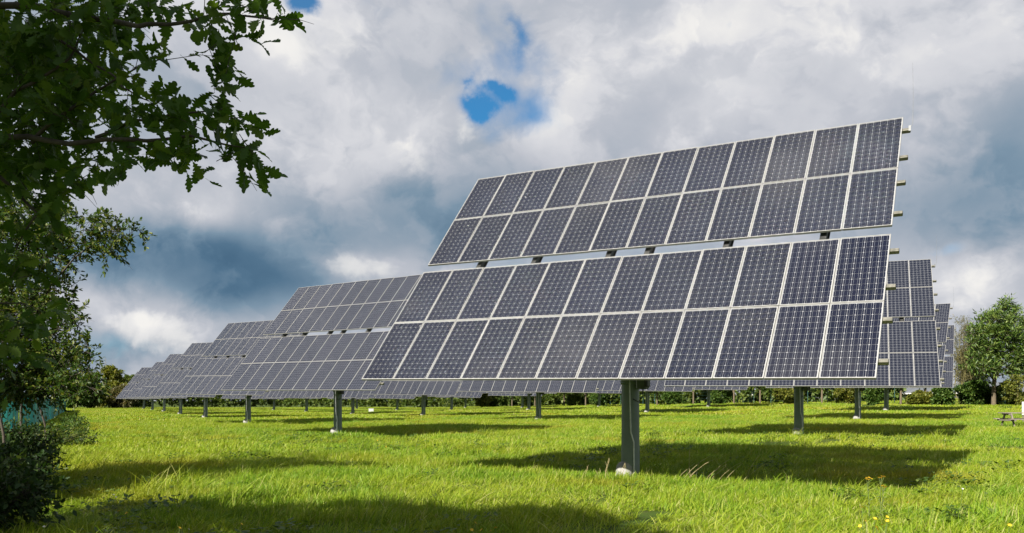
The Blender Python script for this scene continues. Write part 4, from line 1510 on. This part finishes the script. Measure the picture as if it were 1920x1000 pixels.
def picnic_table():
    c = at(1880, 40.0)
    root = empty('picnic_table', (c.x + 0.95, c.y, ground(c.x + 0.95, c.y)), R(-6), 'weathered wooden picnic table standing on the grass at the right border', 'table')
    for i in range(5):
        y = -0.36 + i * 0.15
        MB().box((-0.95, y, 0.70), (0.95, y + 0.138, 0.745), 0, None, 0.006).build('table_board', MAT['wood'], root)
    for sy in (-1, 1):
        for i in range(2):
            y = sy * 0.74 + (i - 1) * 0.145
            MB().box((-0.95, y, 0.40), (0.95, y + 0.135, 0.445), 0, None, 0.006).build('seat_board', MAT['wood'], root)
    for x in (-0.72, 0.72):
        MB().box((x - 0.045, -0.86, 0.33), (x + 0.045, 0.86, 0.399), 0).build('seat_beam', MAT['wood'], root)
        MB().box((x - 0.045, -0.34, 0.63), (x + 0.045, 0.36, 0.699), 0).build('top_beam', MAT['wood'], root)
        for sy in (-1, 1):
            mb = MB()
            mb.add([(x + 0.046, sy * 0.62, -0.05), (x + 0.046, sy * 0.75, -0.05), (x + 0.046, sy * 0.36, 0.69), (x + 0.046, sy * 0.24, 0.69),
                    (x + 0.092, sy * 0.62, -0.05), (x + 0.092, sy * 0.75, -0.05), (x + 0.092, sy * 0.36, 0.69), (x + 0.092, sy * 0.24, 0.69)],
                   [(0, 1, 2, 3), (7, 6, 5, 4), (0, 4, 5, 1), (1, 5, 6, 2), (2, 6, 7, 3), (3, 7, 4, 0)], 0)
            mb.build('leg', MAT['wood'], root)


picnic_table()

c = at(1917, 43)
root = empty('sign_board', c, R(4), 'small white board standing behind the picnic table at the right border', 'sign')
MB().box((-0.02, -0.012, 0.50), (0.40, 0.012, 1.20), 0, None, 0.004).build('board', MAT['white'], root)
for x in (0.06, 0.32):
    MB().box((x - 0.025, 0.013, -0.3), (x + 0.025, 0.06, 1.15), 0).build('post', MAT['wood'], root)

c = at(696, 112)
root = empty('utility_box', c, R(15), 'small white utility box in the grass behind the left trackers', 'box')
MB().box((-0.32, -0.2, 0.0), (0.32, 0.2, 0.50), 0, None, 0.02).build('housing', MAT['white'], root)
MB().box((-0.35, -0.23, 0.501), (0.35, 0.23, 0.54), 0, None, 0.01).build('lid', MAT['white'], root)
MB().box((-0.28, -0.206, 0.06), (0.28, -0.201, 0.46), 0).build('door', MAT['white'], root)

c = at(198, 260)
root = empty('mast', c, 0, 'thin grey mast rising behind the trees at far left', 'mast')
MB().tube([(0, 0, -0.5), (0, 0, 8), (0, 0, 15.6)], [0.16, 0.12, 0.05], 8).build('pole', MAT['rod'], root)
for z in (12.6, 13.8, 14.8):
    MB().box((-0.30, -0.05, z), (0.30, 0.05, z + 0.16), 0).build('antenna', MAT['rod'], root)

# ================================================================== flowers and dry stems
MAT['petal'] = speckled('yellow_petal', (0.62, 0.36, 0.008), (0.75, 0.50, 0.012), 30, 0.6)
MAT['petal_white'] = speckled('white_petal', (0.62, 0.62, 0.56), (0.75, 0.75, 0.70), 30, 0.6)
MAT['eye'] = speckled('flower_eye', (0.40, 0.20, 0.01), (0.5, 0.28, 0.01), 30, 0.7)
MAT['stalk'] = speckled('green_stalk', (0.07, 0.11, 0.02), (0.11, 0.14, 0.03), 20, 0.6)
MAT['straw'] = speckled('dry_straw', (0.30, 0.24, 0.11), (0.42, 0.35, 0.18), 20, 0.8)


def flower_meshes(h, r_, petals, mat):
    st = MB()
    st.tube([(0, 0, -0.02), (0.02, 0.01, h * 0.55), (0.035, 0.0, h)], [0.004, 0.003, 0.0025], 5)
    st.add([(0.01, 0, h * 0.3), (0.06, 0.03, h * 0.42), (0.11, 0.03, h * 0.40), (0.06, -0.02, h * 0.39)], [(0, 1, 2, 3)], 0)
    hd = MB()
    for i in range(petals):
        a = 2 * math.pi * i / petals
        b = a + math.pi / petals * 0.85
        c_ = a - math.pi / petals * 0.85
        hd.add([(0, 0, 0), (r_ * 0.7 * math.cos(c_), r_ * 0.7 * math.sin(c_), r_ * 0.25), (r_ * math.cos(a), r_ * math.sin(a), r_ * 0.28), (r_ * 0.7 * math.cos(b), r_ * 0.7 * math.sin(b), r_ * 0.25)], [(0, 1, 2, 3)], 0)
    hd.lathe([(r_ * 0.3, 0.0), (r_ * 0.28, r_ * 0.22), (0.0, r_ * 0.3)], 8, 1)
    return st.mesh('stem', MAT['stalk']), hd.mesh('flower_head', [MAT[mat], MAT['eye']])


YEL = flower_meshes(0.26, 0.020, 8, 'petal')
WHI = flower_meshes(0.22, 0.014, 9, 'petal_white')


def flower(px, py, kind, label, group, h=0.26):
    """py is the row of the flower head"""
    d = (CAM_H - h) * FPX / (py - HOR)
    x = (px - 960) / FPX * d
    d2 = (CAM_H - h - ground(x, d)) * FPX / (py - HOR)
    c = at(px, d2)
    r_ = empty('wildflower', c, rng.random() * 6.28, label, 'flower', group)
    st, hd = kind
    s = h / (0.26 if kind is YEL else 0.22)
    link('stem', st, r_, Matrix.Diagonal((1, 1, s, 1)))
    link('flower_head', hd, r_, Matrix.Translation((0.035, 0, h)) @ Matrix.Rotation(R(35), 4, 'X') @ Matrix.Rotation(R(rng.normal(0, 15)), 4, 'Y'))


ORDINAL = ['leftmost', 'second', 'third', 'fourth', 'fifth', 'sixth', 'seventh', 'eighth', 'ninth', 'tenth', 'eleventh', 'twelfth']


def flower_bed(spots, kind, what, group, h0, h1):
    for i, (px, py) in enumerate(sorted(spots)):
        which = ORDINAL[i] if i == 0 else ORDINAL[i] + ' from left'
        flower(px, py, kind, f'{which} of the {what}', group, rng.uniform(h0, h1))


flower_bed(((1620, 952), (1608, 986), (1629, 978), (1636, 973), (1658, 970), (1657, 977), (1659, 984), (1703, 942), (1648, 994), (1886, 985), (1645, 990)), YEL,
           'small yellow wildflowers in the grass at bottom right', 'yellow wildflowers at the bottom right', 0.30, 0.36)
flower_bed(((878, 994), (906, 993), (924, 995), (936, 990), (893, 982)), YEL,
           'small yellow wildflowers at the bottom edge near the middle', 'yellow wildflowers at the bottom middle', 0.30, 0.36)
flower_bed(((228, 958), (232, 962), (338, 991), (455, 984)), YEL,
           'small yellow wildflowers in the shaded grass at bottom left', 'yellow wildflowers in the shade', 0.33, 0.35)
flower_bed(((176, 931), (190, 937), (199, 934), (208, 928), (214, 933), (221, 938), (213, 948), (209, 958), (75, 988), (207, 996), (280, 979), (352, 994)), WHI,
           'tiny white flowers in the shaded grass at bottom left', 'white flowers in the shade', 0.28, 0.34)
flower_bed(((711, 836), (706, 826), (722, 838), (705, 829), (782, 836), (640, 852)), YEL,
           'yellow specks near the second post of the nearest row', 'yellow flowers in the middle distance', 0.33, 0.35)
flower_bed(((1800, 775), (1808, 778), (1814, 779), (1846, 776), (1030, 834), (1895, 866), (1820, 809), (772, 784), (785, 786), (795, 785)), WHI,
           'white flower specks far out in the meadow', 'white flowers in the distance', 0.38, 0.42)


def ragwort(px, py, h, label):
    d = (CAM_H - h) * FPX / (py - HOR)
    c = at(px, d)
    r_ = empty('ragwort', c, rng.random() * 6, label, 'flower', 'ragwort plants in front of the shadow')
    mb = MB()
    mb.tube([(0, 0, -0.03), (0.02, 0, h * 0.5), (0.0, 0.02, h * 0.9)], [0.007, 0.006, 0.004], 6)
    tips = []
    for i in range(6):
        a = i * 1.05
        t = Vector((math.cos(a) * 0.034, math.sin(a) * 0.034, h + rng.uniform(-0.012, 0.012)))
        mb.tube([(0.005, 0.01, h * 0.82), t], [0.004, 0.002], 5)
        tips.append(t)
    for i in range(9):
        z = h * (0.15 + 0.07 * i)
        a = i * 2.4
        q = Vector((math.cos(a), math.sin(a), 0))
        s = Vector((-q.y, q.x, 0)) * 0.016
        o = Vector((0.012, 0, z))
        mb.add([o, o + q * 0.06 + s + Vector((0, 0, 0.03)), o + q * 0.12 + Vector((0, 0, 0.02)), o + q * 0.06 - s + Vector((0, 0, 0.03))], [(0, 1, 2, 3)], 0)
    mb.build('stem', MAT['stalk'], r_)
    for t in tips + [Vector((0, 0, h + 0.01))]:
        link('flower_head', YEL[1], r_, Matrix.Translation(t) @ Matrix.Rotation(R(rng.normal(20, 12)), 4, 'X'))


ragwort(1653, 896, 0.62, 'tallest ragwort with a flat yellow head in front of the large shadow')
ragwort(1629, 899, 0.58, 'ragwort with a yellow head, left of the tallest one')
ragwort(1657, 914, 0.46, 'lowest ragwort head just below the tallest one')


def dry_tuft(px, d, n, h, lean, label):
    c = at(px, d)
    r_ = empty('dry_grass', c, 0, label, 'grass tuft', 'dry grass tufts by the nearest post')
    for i in range(n):
        b = Vector((rng.normal(0, 0.22), rng.normal(0, 0.12), 0))
        l = h * rng.uniform(0.6, 1.15)
        q = Vector((lean + rng.normal(0, 0.28), rng.normal(0, 0.25), 1)).normalized()
        pts = [b, b + q * l * 0.4, b + q * l * 0.75 + Vector((0.04, 0, -0.02)), b + q * l + Vector((0.10 * l, 0, -0.10 * l))]
        mb = MB()
        mb.tube(pts, [0.003, 0.003, 0.0025, 0.0015], 4)
        mb.tube([pts[2], pts[3]], [0.004, 0.002], 4)
        mb.build('stem', MAT['straw'], r_)


dry_tuft(1305, 15.6, 8, 0.70, 0.55, 'dry straw-coloured grass stems leaning right of the nearest post')
dry_tuft(1345, 15.4, 6, 0.62, 0.7, 'second tuft of dry bent stems farther right of the nearest post')
dry_tuft(1160, 15.9, 5, 0.45, -0.05, 'few dry stems at the concrete foot of the nearest post')
dry_tuft(1120, 16.0, 4, 0.36, 0.1, 'short dry stems left of the foot of the nearest post')
